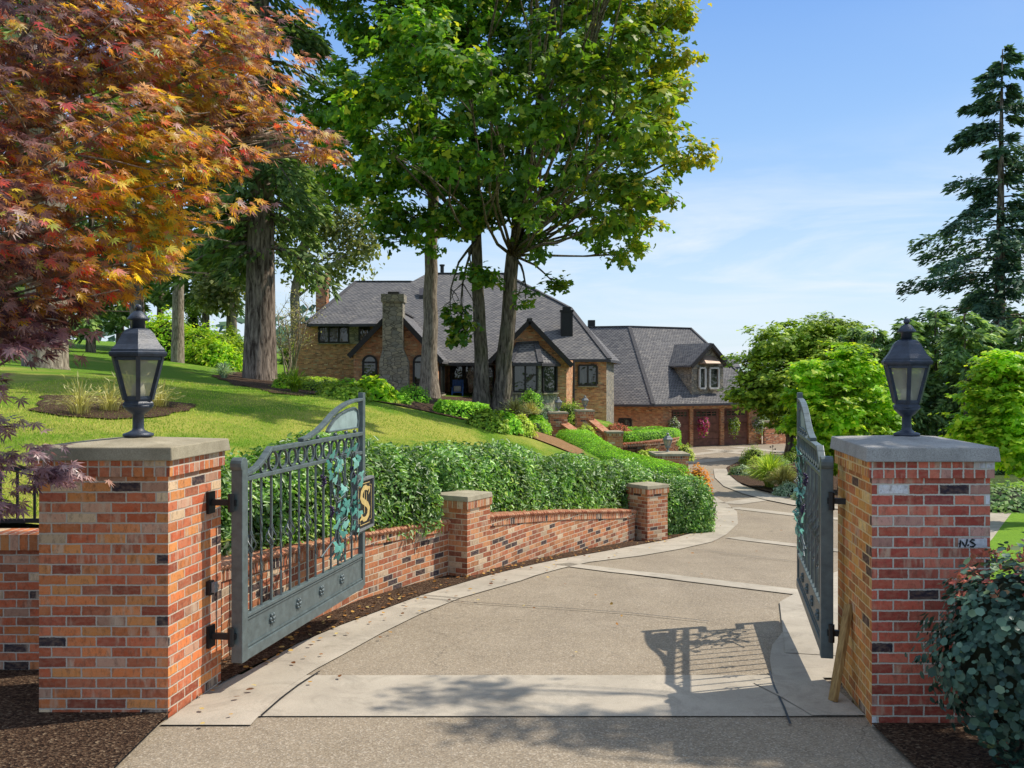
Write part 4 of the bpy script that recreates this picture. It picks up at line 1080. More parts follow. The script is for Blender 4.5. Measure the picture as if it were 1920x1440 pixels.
# right wing with window, angled stone return
c0, c1, c2 = pp(1076, 50.6), pp(1137, 50.6), pp(1151, 54.2)
vw(BW, c0, c1, -2.6, PZ(672, 50.6)); vw(ST, c1, c2, -3, PZ(674, 50.6)); vw(BW, c2, (c2.x, 66), -3, 3.2)
# garage wing
g0, g1, g2 = pp(1120, 66), pp(1243, 66), pp(1428, 70)
vw(BW, g0, g1, -3.2, PZ(757, 66)); 
gu = (g2 - g1).normalized(); gn = Vector((gu.y, -gu.x)); GL_ = (g2 - g1).length
ZE = PZ(757, 66)
def gp(px):                              # point along the garage front whose image column is px
    k = (px - 960) / F
    t = (k * g1.y - g1.x) / (gu.x - k * gu.y); return t
doors = [(gp(1259), gp(1294)), (gp(1300), gp(1351)), (gp(1358), gp(1404))]
zd = ZE - .42; zg = -3.3
ts = [0] + [x for d_ in doors for x in d_] + [GL_]
for i in range(0, len(ts), 2): vw(BW, g1 + gu * ts[i], g1 + gu * ts[i + 1], zg, ZE)
for t0, t1 in doors: vw(BW, g1 + gu * t0, g1 + gu * t1, zd, ZE)
for t0, t1 in doors:
    for t in (t0, t1): vw(BW, g1 + gu * t, g1 + gu * t - gn * .35, zg, zd)
vw(BW, g2, (g2.x, 82), zg, ZE); vw(BW, (g2.x, 82), (-12, 82), -3, 3)
BW.build('brick_wall', 'brick_house', house)
# stone chimney of gable A with shoulders
def chim(mb, px0, px1, py0, py1, d, dep=1.0):
    x0, x1 = PX(px0, d), PX(px1, d); mb.prism([(x0, d), (x1, d), (x1, d + dep), (x0, d + dep)], PZ(py1, d), PZ(py0, d))
d = 45.3
CH = MB(); x = lambda q: PX(q, d)
CH.prism([(x(711), d), (x(765), d), (x(765), d + .75), (x(711), d + .75)], -.5, PZ(678, d))
mbz0, mbz1 = PZ(678, d), PZ(655, d)
CH.add([(x(711), d, mbz0), (x(765), d, mbz0), (x(765), d + .75, mbz0), (x(711), d + .75, mbz0), (x(717), d + .02, mbz1), (x(755), d + .02, mbz1), (x(755), d + .75, mbz1), (x(717), d + .75, mbz1)], [(0, 1, 5, 4), (1, 2, 6, 5), (2, 3, 7, 6), (3, 0, 4, 7)])
CH.prism([(x(717), d + .02), (x(755), d + .02), (x(755), d + 1.0), (x(717), d + 1.0)], mbz1, PZ(566, d))
CH.prism([(x(714.5), d - .06), (x(757.5), d - .06), (x(757.5), d + 1.08), (x(714.5), d + 1.08)], PZ(566, d), PZ(551, d))
ch = CH.build('stone_chimney', 'ledge_stone', house)
mb = MB(); mb.prism([(x(726), d + .2), (x(747), d + .2), (x(747), d + .8), (x(726), d + .8)], PZ(551, d), PZ(546, d)); mb.build('chimney_cap', 'dark_trim', ch)
# bay in gable B
by = 46.4
b0, b1, b2, b3 = pp(948, 47.4), pp(961, by), pp(1011, by), pp(1045, 47.45)
for q in ((b0, b1), (b1, b2), (b2, b3)): vw(ST, q[0], q[1], -.6, PZ(680, by))
vw(ST, pp(655, 54.9), pp(673, 54.9), PZ(645, 55), PZ(607, 54.5))
ST.build('stone_wall', 'ledge_stone', house)
# roofs
RF = lambda name, *polys: None
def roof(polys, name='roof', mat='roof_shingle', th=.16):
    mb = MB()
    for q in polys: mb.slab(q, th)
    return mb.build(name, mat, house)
R_ = Vector
rl, rr = P(800, 513, 60), P(945, 513, 60)
hipc = P(1068, 577, 55.7)
main = [P(690, 680, 50), P(905, 680, 50), P(1073, 673, 50.4), hipc, rr, rl, P(772, 528, 58.9), P(705, 606, 54)]
cE, cS = P(1143, 673, 50.4), P(1163, 678, 55)
back_r = Vector((7.0, 76, 3.2)); back_l = Vector((-12, 76, 3.6))
roof([main, [P(1068, 577, 55.7), P(1073, 673, 50.4), cE], [hipc, cE, cS], [hipc, cS, Vector((6.6, 70, 3.3)), rr], [rr, Vector((6.6, 70, 3.3)), Vector((6.6, 76, 3.2)), back_l, rl]])
roof([[P(574, 607, 54), P(705, 606.5, 54), P(772, 528, 59), P(668, 528, 61)], [P(574, 607, 54), P(668, 528, 61), Vector((-11.6, 70, 5.2))], [P(668, 528, 61), P(772, 528, 59), Vector((-6, 70, 5.2)), Vector((-11.6, 70, 5.2))]], 'left_wing_roof')
roof([[P(655, 607.5, 53.3), P(706, 606.5, 53.3), P(705, 596, 54.6), P(668, 597, 54.6)]], 'left_wing_roof')
bkA = Vector((apex.x, 54.2, apex.z + .05))
apF = Vector((apex.x, 45.6, apex.z + .05))
roof([[P(654, 664, 45.6), apF, bkA, Vector((PX(654, 45.6), 50.4, PZ(664, 45.6)))], [apF, P(829, 675, 45.6), Vector((PX(829, 45.6), 50.6, PZ(675, 45.6))), bkA]], 'gable_roof')
bkB = Vector((apB.x, 53.8, apB.z + .05)); apG = Vector((apB.x, 47.1, apB.z + .05))
roof([[P(917, 675, 47.1), apG, bkB, Vector((PX(917, 47.1), 50.3, PZ(675, 47.1)))], [apG, P(1073, 682, 47.1), Vector((PX(1073, 47.1), 50.1, PZ(682, 47.1))), bkB]], 'gable_roof')
e0, e1, e2, e3 = P(940, 680, 47.4), P(957, 680, 46.0), P(1014, 680, 46.0), P(1050, 681, 47.4)
k0, k1 = P(973, 643, 47.45), P(1005, 641, 47.45)
roof([[e0, e1, k0], [e1, e2, k1, k0], [e2, e3, k1]], 'bay_roof', th=.1)
# garage roof
ge0, ge1, ge2 = P(1100, 758, 65.4), P(1225, 758, 65.0), P(1446, 752, 69.4)
gr0, gr1, gr2 = P(1100, 611, 72), P(1180, 612, 71), P(1295, 614.5, 74)
zr = gr1.z; gr0.z = zr; gr2.z = zr; ge2.z = ge1.z; ge0.z = ge1.z
gb = Vector((19.5, 81, ge1.z))
roof([[ge0, ge1, gr1, gr0], [ge1, ge2, gr2, gr1], [ge2, gb, gr2], [gr2, gb, Vector((6, 81, ge1.z)), gr0, gr1]], 'garage_roof')
# eaves: gutters and dark rake boards
def rake(a, b, h=.24, w=.09):
    mb = MB(); mb.bar(Vector(a) + Vector((0, -.06, -.12)), Vector(b) + Vector((0, -.06, -.12)), w, h); mb.build('rake_board', 'dark_trim', house)
rake(P(654, 664, 45.6), apF); rake(apF, P(829, 675, 45.6)); rake(P(917, 675, 47.1), apG); rake(apG, P(1073, 682, 47.1))
def gut(a, b, dz=-.1):
    mb = MB(); mb.bar(Vector(a) + Vector((0, -.07, dz)), Vector(b) + Vector((0, -.07, dz)), .12, .13); mb.build('gutter', 'gutter', house)
gut(P(574, 607, 54), P(655, 606.5, 54)); gut(P(655, 607.5, 53.3), P(706, 606.5, 53.3)); gut(P(843, 680, 50), P(917, 680, 50)); gut(P(1073, 673, 50.4), cE); gut(cE, cS); gut(ge0, ge1); gut(ge1, ge2); gut(e0, e1); gut(e1, e2); gut(e2, e3)
mb = MB(); mb.tube([P(1076, 676, 50.2), P(1076, 775, 50.2)], .05, 6); mb.build('downspout', 'gutter', house)
# chimneys and vents
mb = MB(); chim(mb, 592, 612, 524, 590, 60, .9); c_ = mb.build('brick_chimney', 'brick_garden', house)
mb = MB(); chim(mb, 590, 614, 518, 524, 60 - .07, 1.05); chim(mb, 593, 611, 512, 518, 60, .8); mb.build('chimney_cap', 'brick_garden', c_)
mb = MB(); chim(mb, 1052, 1074, 584, 642, 52.6, .75); c_ = mb.build('metal_flue', 'black_iron', house)
mb = MB(); x0, x1 = PX(1052, 52.6), PX(1074, 52.6); mb.prism([(x0 - .05, 52.55), (x1 + .05, 52.55), (x1 + .05, 53.4), (x0 - .05, 53.4)], PZ(584, 52.6), PZ(581, 52.6)); mb.prism([(x0 + .1, 52.7), (x1 - .1, 52.7), (x1 - .1, 53.2), (x0 + .1, 53.2)], PZ(581, 52.6), PZ(575, 52.6)); mb.build('flue_cap', 'black_iron', c_)
mb = MB(); mb.tube([P(829, 516, 60), P(829, 498, 60)], .12, 8); mb.tube([P(829, 499, 60), P(829, 496, 60)], .17, 8); mb.build('vent_pipe', 'black_iron', house)
mb = MB(); mb.slab([P(786, 553, 56.8), P(797, 553, 56.8), P(797, 540, 57.4), P(786, 540, 57.4)], .25); mb.build('roof_vent', 'gutter', house)
mb = MB(); chim(mb, 1103, 1116, 600, 616, 72, .6); mb.build('brick_chimney', 'black_iron', house)
# windows
def window(a, b, z0, z1, panes=2, sill=True, out=.05, fw=.09, name='window', arch=0, frame='window_frame'):
    a, b = Vector((a[0], a[1])), Vector((b[0], b[1])); u = (b - a).normalized(); n = Vector((u.y, -u.x)); L = (b - a).length
    U = Vector((u.x, u.y, 0)); N = Vector((n.x, n.y, 0)); O = Vector((a.x, a.y, 0)); Z = Vector((0, 0, 1))
    g = lambda s, z, o=out: O + U * s + Z * z + N * o
    mb = MB()
    if not arch:
        mb.bar(g(0, z0), g(L, z0), .12, fw); mb.bar(g(0, z1), g(L, z1), .12, fw)
        for i in range(panes + 1): mb.bar(g(L * i / panes, z0 + fw / 2), g(L * i / panes, z1 - fw / 2), fw if 0 < i < panes else fw * 1.1, .11, up=N)
        outl = [g(0, z0, out - .03), g(L, z0, out - .03), g(L, z1, out - .03), g(0, z1, out - .03)]
    else:
        m = 12; r = L / 2; zc = z1 - r; ar = [(L / 2 - r * math.cos(math.pi * i / m), zc + r * math.sin(math.pi * i / m)) for i in range(m + 1)]
        mb.bar(g(0, z0), g(L, z0), .12, fw); mb.bar(g(0, z0), g(0, zc), fw, .11, up=N); mb.bar(g(L, z0), g(L, zc), fw, .11, up=N); mb.bar(g(0, zc), g(L, zc), .1, fw)
        for p_, q_ in zip(ar[:-1], ar[1:]): mb.bar(g(*p_), g(*q_), .12, fw)
        outl = [g(0, z0, out - .03), g(L, z0, out - .03)] + [g(s, z, out - .03) for s, z in ar[::-1]]
    w = mb.build(name, frame, house)
    mb = MB(); mb.poly(*outl); mb.build('pane', 'window_glass', w)
    if sill and not arch:
        mb = MB(); mb.bar(g(-.06, z0 - fw * .9, out + .02), g(L + .06, z0 - fw * .9, out + .02), .2, .06); mb.build('sill', 'cap_stone', w)
    return w
def fw_(px0, px1, py0, py1, d, **k): return window(pp(px0, d), pp(px1, d), PZ(py1, d), PZ(py0, d), **k)
fw_(598, 654, 612, 642, 55, panes=3); fw_(674, 692, 612, 640, 55, panes=1)
fw_(681, 706, 667, 716, 46, arch=1); fw_(776, 800, 667, 722, 46, arch=1)
window((gA1.x + .01, 47.2), (gA1.x + .03, 49.6), PZ(738, 48), PZ(684, 48), panes=1)
fw_(846, 868, 686, 742, 53.5, panes=1); fw_(872, 925, 686, 744, 53.5, panes=3)
window(b1 + Vector((.06, 0)), b2 - Vector((.12, 0)), PZ(734, by), PZ(685, by), panes=2)
window(b2.lerp(b3, .16), b2.lerp(b3, .9), PZ(735, by), PZ(685, by), panes=1)
fw_(1085, 1119, 685, 722, 50.6, panes=2)
window(pp(1160, 66), pp(1183, 66), PZ(800, 66), PZ(785, 66), panes=1, name='louver_vent', sill=False)
# garage doors
for i, (t0, t1) in enumerate(doors):
    q0 = g1 + gu * t0 - gn * .14; q1 = g1 + gu * t1 - gn * .14
    mb = MB(); U = Vector((gu.x, gu.y, 0)); N = Vector((gn.x, gn.y, 0)); L = t1 - t0; O = Vector((q0.x, q0.y, 0)); Z = Vector((0, 0, 1))
    g = lambda s, z, o=0: O + U * s + Z * z + N * o
    ns = 5; hh = (zd - .0 + 2.84) / ns; zb0 = -2.86
    for k in range(ns):
        mb.add([g(0, zb0 + k * hh + .02), g(L, zb0 + k * hh + .02), g(L, zb0 + (k + 1) * hh), g(0, zb0 + (k + 1) * hh), g(0, zb0 + k * hh, -.03), g(L, zb0 + k * hh, -.03)], [(0, 1, 2, 3), (4, 5, 1, 0)])
    dr = mb.build('garage_door', 'garage_wood', house)
    nw = 4
    z0, z1 = zb0 + 3.95 * hh + .05, zb0 + 5 * hh - .16
    mb = MB()
    for k in range(nw + 1): mb.bar(g(L * .12 + (L * .76) * k / nw, z0, .03), g(L * .12 + L * .76 * k / nw, z1, .03), .06, .05, up=N)
    for z in (z0, (z0 + z1) / 2, z1): mb.bar(g(L * .12, z, .03), g(L * .88, z, .03), .05, .06)
    wd = mb.build('door_window', 'garage_wood', dr)
    mb = MB(); mb.poly(g(L * .12, z0, .012), g(L * .88, z0, .012), g(L * .88, z1, .012), g(L * .12, z1, .012)); mb.build('pane', 'window_glass', wd)
# dormer on the garage roof
da, db = pp(1297, 67.2), pp(1356, 68.6); du = (db - da).normalized(); dn = Vector((du.y, -du.x)); dL = (db - da).length
zf0, zf1, zap = PZ(745, 67.2), PZ(684, 67.2), PZ(643, 67.9)
mid = da.lerp(db, .52)
D = MB(); D.poly((da.x, da.y, zf0), (db.x, db.y, zf0), (db.x, db.y, zf1), (mid.x, mid.y, zap - .1), (da.x, da.y, zf1))
bk = -dn
far = da + bk * 5.0
D.poly((far.x, far.y, zf0), (da.x, da.y, zf0), (da.x, da.y, zf1), (far.x, far.y, zf1)); fb = db + bk * 5; D.poly((db.x, db.y, zf0), (fb.x, fb.y, zf0), (fb.x, fb.y, zf1), (db.x, db.y, zf1))
dm = D.build('dormer', 'ledge_stone', house)
mb = MB(); ex = du * .35; fr = dn * .35
A0 = da - ex + fr; B0 = db + ex + fr; C0 = mid + fr; C1 = mid + bk * 5.6; A1 = da - ex + bk * 4.2; B1 = db + ex + bk * 4.2
v3 = lambda p, z: Vector((p.x, p.y, z))
mb.slab([v3(A0, zf1 - .05), v3(C0, zap), v3(C1, zap), v3(A1, zf1 - .05)], .12); mb.slab([v3(C0, zap), v3(B0, zf1 - .05), v3(B1, zf1 - .05), v3(C1, zap)], .12)
mb.build('dormer_roof', 'roof_shingle', dm)
mb = MB(); mb.bar(v3(A0 + dn * .05, zf1 - .15), v3(C0 + dn * .05, zap - .12), .1, .26); mb.bar(v3(C0 + dn * .05, zap - .12), v3(B0 + dn * .05, zf1 - .15), .1, .26); mb.build('dormer_rake', 'dark_trim', dm)
mb = MB(); o = dn * .55; i0, i1 = da.lerp(db, .2), da.lerp(db, .86); zc0, zc1 = PZ(681, 67.6), PZ(667, 67.6)
ii0, ii1 = da.lerp(db, .32), da.lerp(db, .72)
mb.slab([v3(i0 + o * .2, zc0), v3(da.lerp(db, .3) + o, zc0), v3(ii0, zc1)], .06); mb.slab([v3(da.lerp(db, .3) + o, zc0), v3(da.lerp(db, .76) + o, zc0), v3(ii1, zc1), v3(ii0, zc1)], .06); mb.slab([v3(da.lerp(db, .76) + o, zc0), v3(i1 + o * .2, zc0), v3(ii1, zc1)], .06)
mb.build('dormer_bay_roof', 'copper_roof', dm)
def wq(t0, t1, **k):
    w = window(da.lerp(db, t0) + dn * .12, da.lerp(db, t1) + dn * .12, PZ(728, 67.6), PZ(690, 67.6), panes=1, fw=.12, **k); w.name = 'window'; w.parent = dm; return w
wq(.20, .38, sill=False, frame='white_trim'); wq(.52, .80, frame='white_trim')
# neighbour glimpsed past the garage
nb = thing('neighbor_house', 'pale blue house wall just visible behind the garage roof', 'house', (24, 95, -3))
mb = MB(); mb.prism([(PX(1352, 95), 95), (PX(1384, 95), 95), (PX(1384, 95), 104), (PX(1352, 95), 104)], -3, PZ(688, 95)); mb.build('wall', 'blue_siding', nb)
mb = MB(); mb.slab([(PX(1348, 94.5), 94.5, PZ(688, 95)), (PX(1388, 94.5), 94.5, PZ(688, 95)), (PX(1380, 100), 100, PZ(668, 100)), (PX(1340, 100), 100, PZ(668, 100))], .2); mb.build('roof', 'roof_shingle', nb)
# garden wall right of the garage
gw = thing('garden_wall', 'brick garden wall beside the last garage door', 'wall', (20, 71, -2.8))
mb = MB(); q = [g2 + gu * .02, pp(1480, 71.5)]; mb.prism([(g2.x + .05, g2.y - .6), (PX(1482, 71.5), 70.9), (PX(1482, 71.5), 71.3), (g2.x + .05, g2.y - .2)], -3, PZ(792, 70)); mb.build('wall_body', 'brick_garden', gw)
mb = MB(); mb.prism([(g2.x, g2.y - .66), (PX(1482, 71.5), 70.84), (PX(1482, 71.5), 71.36), (g2.x, g2.y - .14)], PZ(792, 70), PZ(788.5, 70)); mb.build('coping', 'cap_stone', gw)

# porch slab and chair
mb = MB(); mb.prism([(gA1.x, 49.5), (PX(945, 49.5), 49.5), (PX(945, 49.5), 53.5), (gA1.x, 53.5)], -.5, PZ(750, 50)); tag(mb.build('porch_floor', 'concrete_band'), kind='structure')
ck = P(858, 750, 50.6); zc = PZ(750, 50)
ch = thing('garden_chair', 'blue wooden chair with a pale cushion on the front porch', 'chair', (ck.x, ck.y, zc))
c = Vector((ck.x, ck.y, zc))
mb = MB(); mb.box(c + Vector((0, 0, .40)), (.62, .55, .05)); mb.build('seat', 'chair_blue', ch)
for sx in (-1, 1):
    for sy in (-1, 1):
        mb = MB(); mb.bar(c + Vector((sx * .28, sy * .25, 0)), c + Vector((sx * .28, sy * .25, .62 if sy < 0 else .5)), .06, .06, up=Vector((0, 1, 0))); mb.build('leg', 'chair_blue', ch)
    mb = MB(); mb.box(c + Vector((sx * .30, -.02, .64)), (.10, .62, .035)); mb.build('armrest', 'chair_blue', ch)
mb = MB()
for k in range(6): mb.bar(c + Vector((-.26 + k * .104, .27, .42)), c + Vector((-.26 + k * .104, .42, 1.08)), .085, .02, up=Vector((0, 1, 0)))
mb.build('backrest', 'chair_blue', ch)
mb = MB(); mb.box(c + Vector((-.02, .12, .58)), (.40, .16, .32), Matrix.Rotation(-.25, 3, 'X')); cs = mb.build('pillow', 'cushion', None, bevel=.05, loc=c + Vector((0, 0, .43))); tag(cs, 'pale patterned cushion resting on the blue porch chair', 'cushion')

# ---------------------------------------------------------------- steps, cheek walls, planter
def gpost(label, pxc, pyt, pyb, d, w=.70, capw=.04):
    x, zt = PX(pxc, d), PZ(pyt, d)
    return pillar('brick_post', label, [(x - w / 2, d - w / 2), (x + w / 2, d - w / 2 + .05), (x + w / 2 - .05, d + w / 2), (x - w / 2 - .05, d + w / 2 - .05)], zt, ('brick_garden', 'brick_low_soldier'), 'post', 'cap_stone', .08, capw, PZ(pyb, d) - .3, sold=.09, apex=.03)
def glamp(label, pxc, pyt, d, s=.75): return lantern(label, (PX(pxc, d), d, PZ(pyt, d) + .10), .2, s, mat='metal_grey', name='post_lantern')
gpost('brick post with lantern at the left of the garden steps', 1047, 776, 830, 37.5); glamp('small grey lantern on the brick post left of the garden steps', 1047, 776, 37.5, .62)
gpost('brick post with lantern at the top of the sloping stair wall', 1097, 772, 830, 38.5); glamp('small grey lantern on the brick post above the sloping stair wall', 1097, 772, 38.5, .62)
gpost('low brick post with lantern at the end of the clipped hedge', 1256, 853, 875, 29.5, 1.0, .06); glamp('small grey lantern on the low post behind the hedge end', 1252, 853, 29.5, .66)
gpost('low brick post at the foot of the stair wall', 1152, 812, 845, 37, .62)
def cheek(label, a, b, za, zb_):
    r = thing('stair_wall', label, 'wall', ((a[0] + b[0]) / 2, (a[1] + b[1]) / 2, min(za, zb_) - .8))
    mb = MB(); mb.prism([(a[0], a[1] - .15), (b[0], b[1] - .15), (b[0], b[1] + .15), (a[0], a[1] + .15)], -2.2, [za, zb_, zb_, za]); mb.build('wall_body', 'brick_garden', r)
    mb = MB(); mb.bar((a[0], a[1], za + .03), (b[0], b[1], zb_ + .03), .40, .06); mb.build('coping', 'coping_brick', r)
cheek('sloping brick stair wall right of the garden steps', (PX(1108, 38.3), 38.3), (PX(1144, 37.2), 37.2), PZ(788, 38.3), PZ(817, 37.2))
cheek('sloping brick stair wall left of the garden steps', (PX(1057, 37.3), 37.3), (PX(1082, 36.2), 36.2), PZ(795, 37.3), PZ(812, 36.2))
st = thing('garden_steps', 'stone steps between the two sloping brick stair walls', 'steps', (PX(1095, 38), 38, -1))
for k in range(6):
    mb = MB(); y = 36.4 + k * .42; mb.box((PX(1090, 37) + .55 - k * .12, y, -1.35 + k * .17), (1.5, .44, .17)); mb.build('step', 'concrete_band', st)
pw = [(PX(1164, 36.9), 36.9), (PX(1210, 37.2), 37.2), (PX(1255, 38.2), 38.2), (PX(1272, 40), 40), (PX(1270, 43), 43)]
wallrun('low curved brick planter wall in front of the house', pw, [PZ(834, 36.9), PZ(831, 37.2), PZ(826, 38.2), PZ(822, 40), PZ(815, 43)], step=.12, mats=('brick_garden', 'brick_low_soldier'), name='planter_wall')
mb = MB(); mb.prism([pw[0], pw[1], pw[2], pw[3], pw[4], (PX(1160, 46), 46), (PX(1140, 40), 40)], -2.5, PZ(834, 37) - .05); tag(mb.build('planter_soil', 'mulch'), kind='structure')

# ridge and hip caps
for a, b in ((rl, rr), (rr, hipc), (hipc, cE), (gr0, gr1), (gr1, gr2), (gr1, ge1), (gr2, ge2), (P(668, 528, 61), P(772, 528, 59)), (P(574, 607, 54), P(668, 528, 61)), (apF, bkA), (apG, bkB), (k0, k1), (k1, e2), (k0, e1)):
    mb = MB(); mb.bar(Vector(a) + Vector((0, 0, .02)), Vector(b) + Vector((0, 0, .02)), .26, .07); mb.build('ridge_cap', 'roof_cap', house)
leafmat('blade_lawn', [(0, (.13, .27, .012)), (.5, (.25, .42, .03)), (.75, (.48, .50, .08)), (1, (.70, .62, .18))], .35, .7, .15, .1, 1, (1, 1, .6), 1.2)
# ---------------------------------------------------------------- hedges
def hedge(name, label, path, w, n, L, mat, wr=.45, shape='fold', lump=.10, group=None, corek=.78, cat='hedge', sq=.55, taper_ends=True):
    """path rows: x, y, z bottom, z top"""
    path = np.array(path, float); c = path[len(path) // 2]
    root = thing(name, label, cat, (c[0], c[1], c[2]), group)
    seg = np.linalg.norm(np.diff(path[:, :2], axis=0), axis=1); cum = np.concatenate([[0], np.cumsum(seg)]); T = cum[-1]
    def at(t):
        r = np.stack([np.interp(t, cum, path[:, k]) for k in range(4)], -1)
        e = .3; a = np.stack([np.interp(np.clip(t + e, 0, T), cum, path[:, k]) - np.interp(np.clip(t - e, 0, T), cum, path[:, k]) for k in range(2)], -1)
        a = unit(a); return r, a
    mb = MB(); m = max(4, int(T / .5)); ring = []
    for i in range(m + 1):
        r, a = at(np.array(T * i / m)); s_ = np.array([a[1], -a[0]]); e = 1.0 if 0 < i < m else .7
        k = len(mb.v)
        for j in range(11):
            th = math.pi * j / 10; cx = math.copysign(abs(math.cos(th)) ** sq, math.cos(th)) * corek * e; sy = math.sin(th) ** sq * corek * (e if e == 1 else .85)
            mb.v.append(Vector((r[0] + s_[0] * cx * w / 2, r[1] + s_[1] * cx * w / 2, r[2] + (r[3] - r[2]) * sy)))
        ring.append(k)
    for a_, b_ in zip(ring[:-1], ring[1:]):
        for j in range(10): mb.f.append((a_ + j, b_ + j, b_ + j + 1, a_ + j + 1))
    mb.f.append(tuple(range(ring[0], ring[0] + 11))); mb.f.append(tuple(range(ring[-1], ring[-1] + 11))[::-1])
    mb.build('stems', 'hedge_core' if lump < .05 else 'twig_core', root, True)
    ne = int(n * min(.2, w / (T + w))); 
    t = np.concatenate([RNG.random(n - ne) * T, np.where(RNG.random(ne) < .5, 0.0, T)])
    r, a = at(t); s_ = np.stack([a[:, 1], -a[:, 0]], 1)
    th = RNG.random(n) * math.pi
    # even spread over the rounded box outline
    hgt = float((path[:, 3] - path[:, 2]).mean()); tot = 2 * hgt + w; q_ = RNG.random(n) * tot
    top = (q_ > hgt) & (q_ < hgt + w)
    cx = np.where(top, (q_ - hgt) / w * 2 - 1, np.where(q_ <= hgt, -1.0, 1.0)); sy = np.where(top, 1.0, np.where(q_ <= hgt, q_ / hgt, (tot - q_) / hgt))
    pw_ = 2 / sq; nrm_ = (np.abs(cx) ** pw_ + np.clip(sy, 0, 1) ** pw_) ** (1 / pw_); cx = cx / nrm_; sy = np.clip(sy / nrm_, 0, 1.2)
    isend = np.arange(n) >= n - ne
    k = np.where(isend, np.sqrt(RNG.random(n)), 1.0) * (1 - (.08 if lump < .05 else .28) * RNG.random(n) ** 1.6)
    lm = 1 + lump * (np.sin(r[:, 0] * 2.3 + r[:, 1] * 1.7 + cx * 2) * .6 + np.sin(r[:, 0] * 5.1 - r[:, 1] * 4.3 + sy * 5) * .5 + .5 * RNG.normal(size=n) * .6)
    cx = cx * k * lm; sy = sy * k * (1 + (lm - 1) * .8)
    endo = np.where(isend, np.where(t > 0, 1.0, -1.0) * .12 * w * np.sqrt(np.maximum(0, 1 - k ** 2)), 0)
    p = np.stack([r[:, 0] + s_[:, 0] * cx * w / 2 + a[:, 0] * endo, r[:, 1] + s_[:, 1] * cx * w / 2 + a[:, 1] * endo, r[:, 2] + (r[:, 3] - r[:, 2]) * sy], 1)
    o = np.stack([s_[:, 0] * cx, s_[:, 1] * cx, sy * .9], 1) + np.where(isend[:, None], np.stack([a[:, 0], a[:, 1], a[:, 0] * 0], 1) * np.sign(t - T / 2)[:, None], 0)
    o = unit(o); d, nr = orient(o, n, .45, .8, .65 if lump < .05 else .85, .15)
    LL = L * (.6 + .8 * RNG.random(n))
    leaves('foliage', p, d, nr, LL, LL * wr, mat, root, shape)
    return root
hedge('laurel_hedge', 'glossy laurel hedge behind the left gate leaf, the nearer rounder section', [(-3.2, 8.9, .75, 1.52), (-2.8, 10.0, .6, 1.62), (-2.45, 11.0, .5, 1.66), (-1.95, 12.0, .4, 1.62), (-1.5, 12.7, .38, 1.50)], 1.2, 21000, .074, 'leaf_laurel', .42, lump=.10)
hedge('laurel_hedge', 'long glossy laurel hedge along the low wall between the brick posts', [(-1.35, 13.4, .35, 1.33), (-.6, 14.75, .2, 1.33), (.15, 16.15, .0, 1.15), (.9, 17.5, -.2, .90), (1.8, 19.0, -.45, .68), (2.5, 19.6, -.7, .5)], 1.25, 36000, .074, 'leaf_laurel', .42, lump=.10)
hedge('laurel_hedge', 'rounded end of the laurel hedge standing in mulch beside the drive bend', [(2.75, 19.9, -.95, .34), (3.3, 20.3, -1.0, .30), (3.85, 20.7, -1.0, .22)], 1.55, 19000, .072, 'leaf_laurel', .42, lump=.10)
ch_ = [(1076, 806, 34.0), (1084, 810, 32.6), (1100, 822, 31), (1135, 842, 28.8), (1190, 858, 26.8), (1258, 874, 25.0)]
hedge('boxwood_hedge', 'bright green clipped hedge curving down the slope to the drive', [(PX(a, d), d, PZ(b, d) - 1.1, PZ(b, d) + .03) for a, b, d in ch_], 1.35, 42000, .045, 'leaf_box', .65, 'diamond', .012, sq=.36, corek=.93)
hedge('boxwood_hedge', 'clipped hedge filling the front of the brick planter', [(PX(a, d), d, PZ(b, d) - .75, PZ(b, d)) for a, b, d in [(1168, 810, 38.0), (1215, 806, 38.6), (1250, 803, 39.8), (1258, 802, 41.5)]], .9, 9000, .055, 'leaf_box', .6, 'diamond', .03, sq=.42, corek=.86)
hedge('boxwood_hedge', 'thin clipped hedge row at the back of the brick planter', [(PX(a, d), d, PZ(b, d) - .7, PZ(b, d)) for a, b, d in [(1158, 801, 43.5), (1200, 800, 43.8), (1245, 800, 44.0)]], .7, 2500, .07, 'leaf_box', .6, 'diamond', .03, sq=.42, corek=.86)
def lhedge(label, pts, w, n, L=.08, mat='leaf_box', d0=14):
    rows = []
    for a, t, b in pts:
        c = GL(a, b, d0); rows.append((c.x, c.y + w * .5, c.z - .1, c.z + (b - t) * c.y / F))
    hedge('low_hedge', label, rows, w, n, L, mat, .6, 'diamond', .09, sq=.5, corek=.84)
lhedge('low wavy green hedge between the grey tree trunk and the twin maples', [(822, 752, 775), (850, 758, 781), (890, 756, 786)], 1.1, 5000, .09)
lhedge('low clipped hedge beside the yellow shrub below the bay window', [(998, 790, 808), (1020, 794, 814)], .9, 2500)
lhedge('second clipped hedge row behind the one beside the yellow shrub', [(996, 778, 790), (1016, 781, 794)], .8, 2200)
lhedge('trimmed hedge step nearest the left brick wing', [(535, 697, 706), (592, 698, 708)], 1.1, 2400, .09, 'leaf_mid')
lhedge('second trimmed hedge step below the left brick wing', [(560, 707, 718), (614, 709, 721)], 1.1, 2400, .09, 'leaf_mid')
lhedge('third trimmed hedge step in front of the arched window', [(568, 717, 731), (632, 720, 738)], 1.1, 2600, .09, 'leaf_mid')

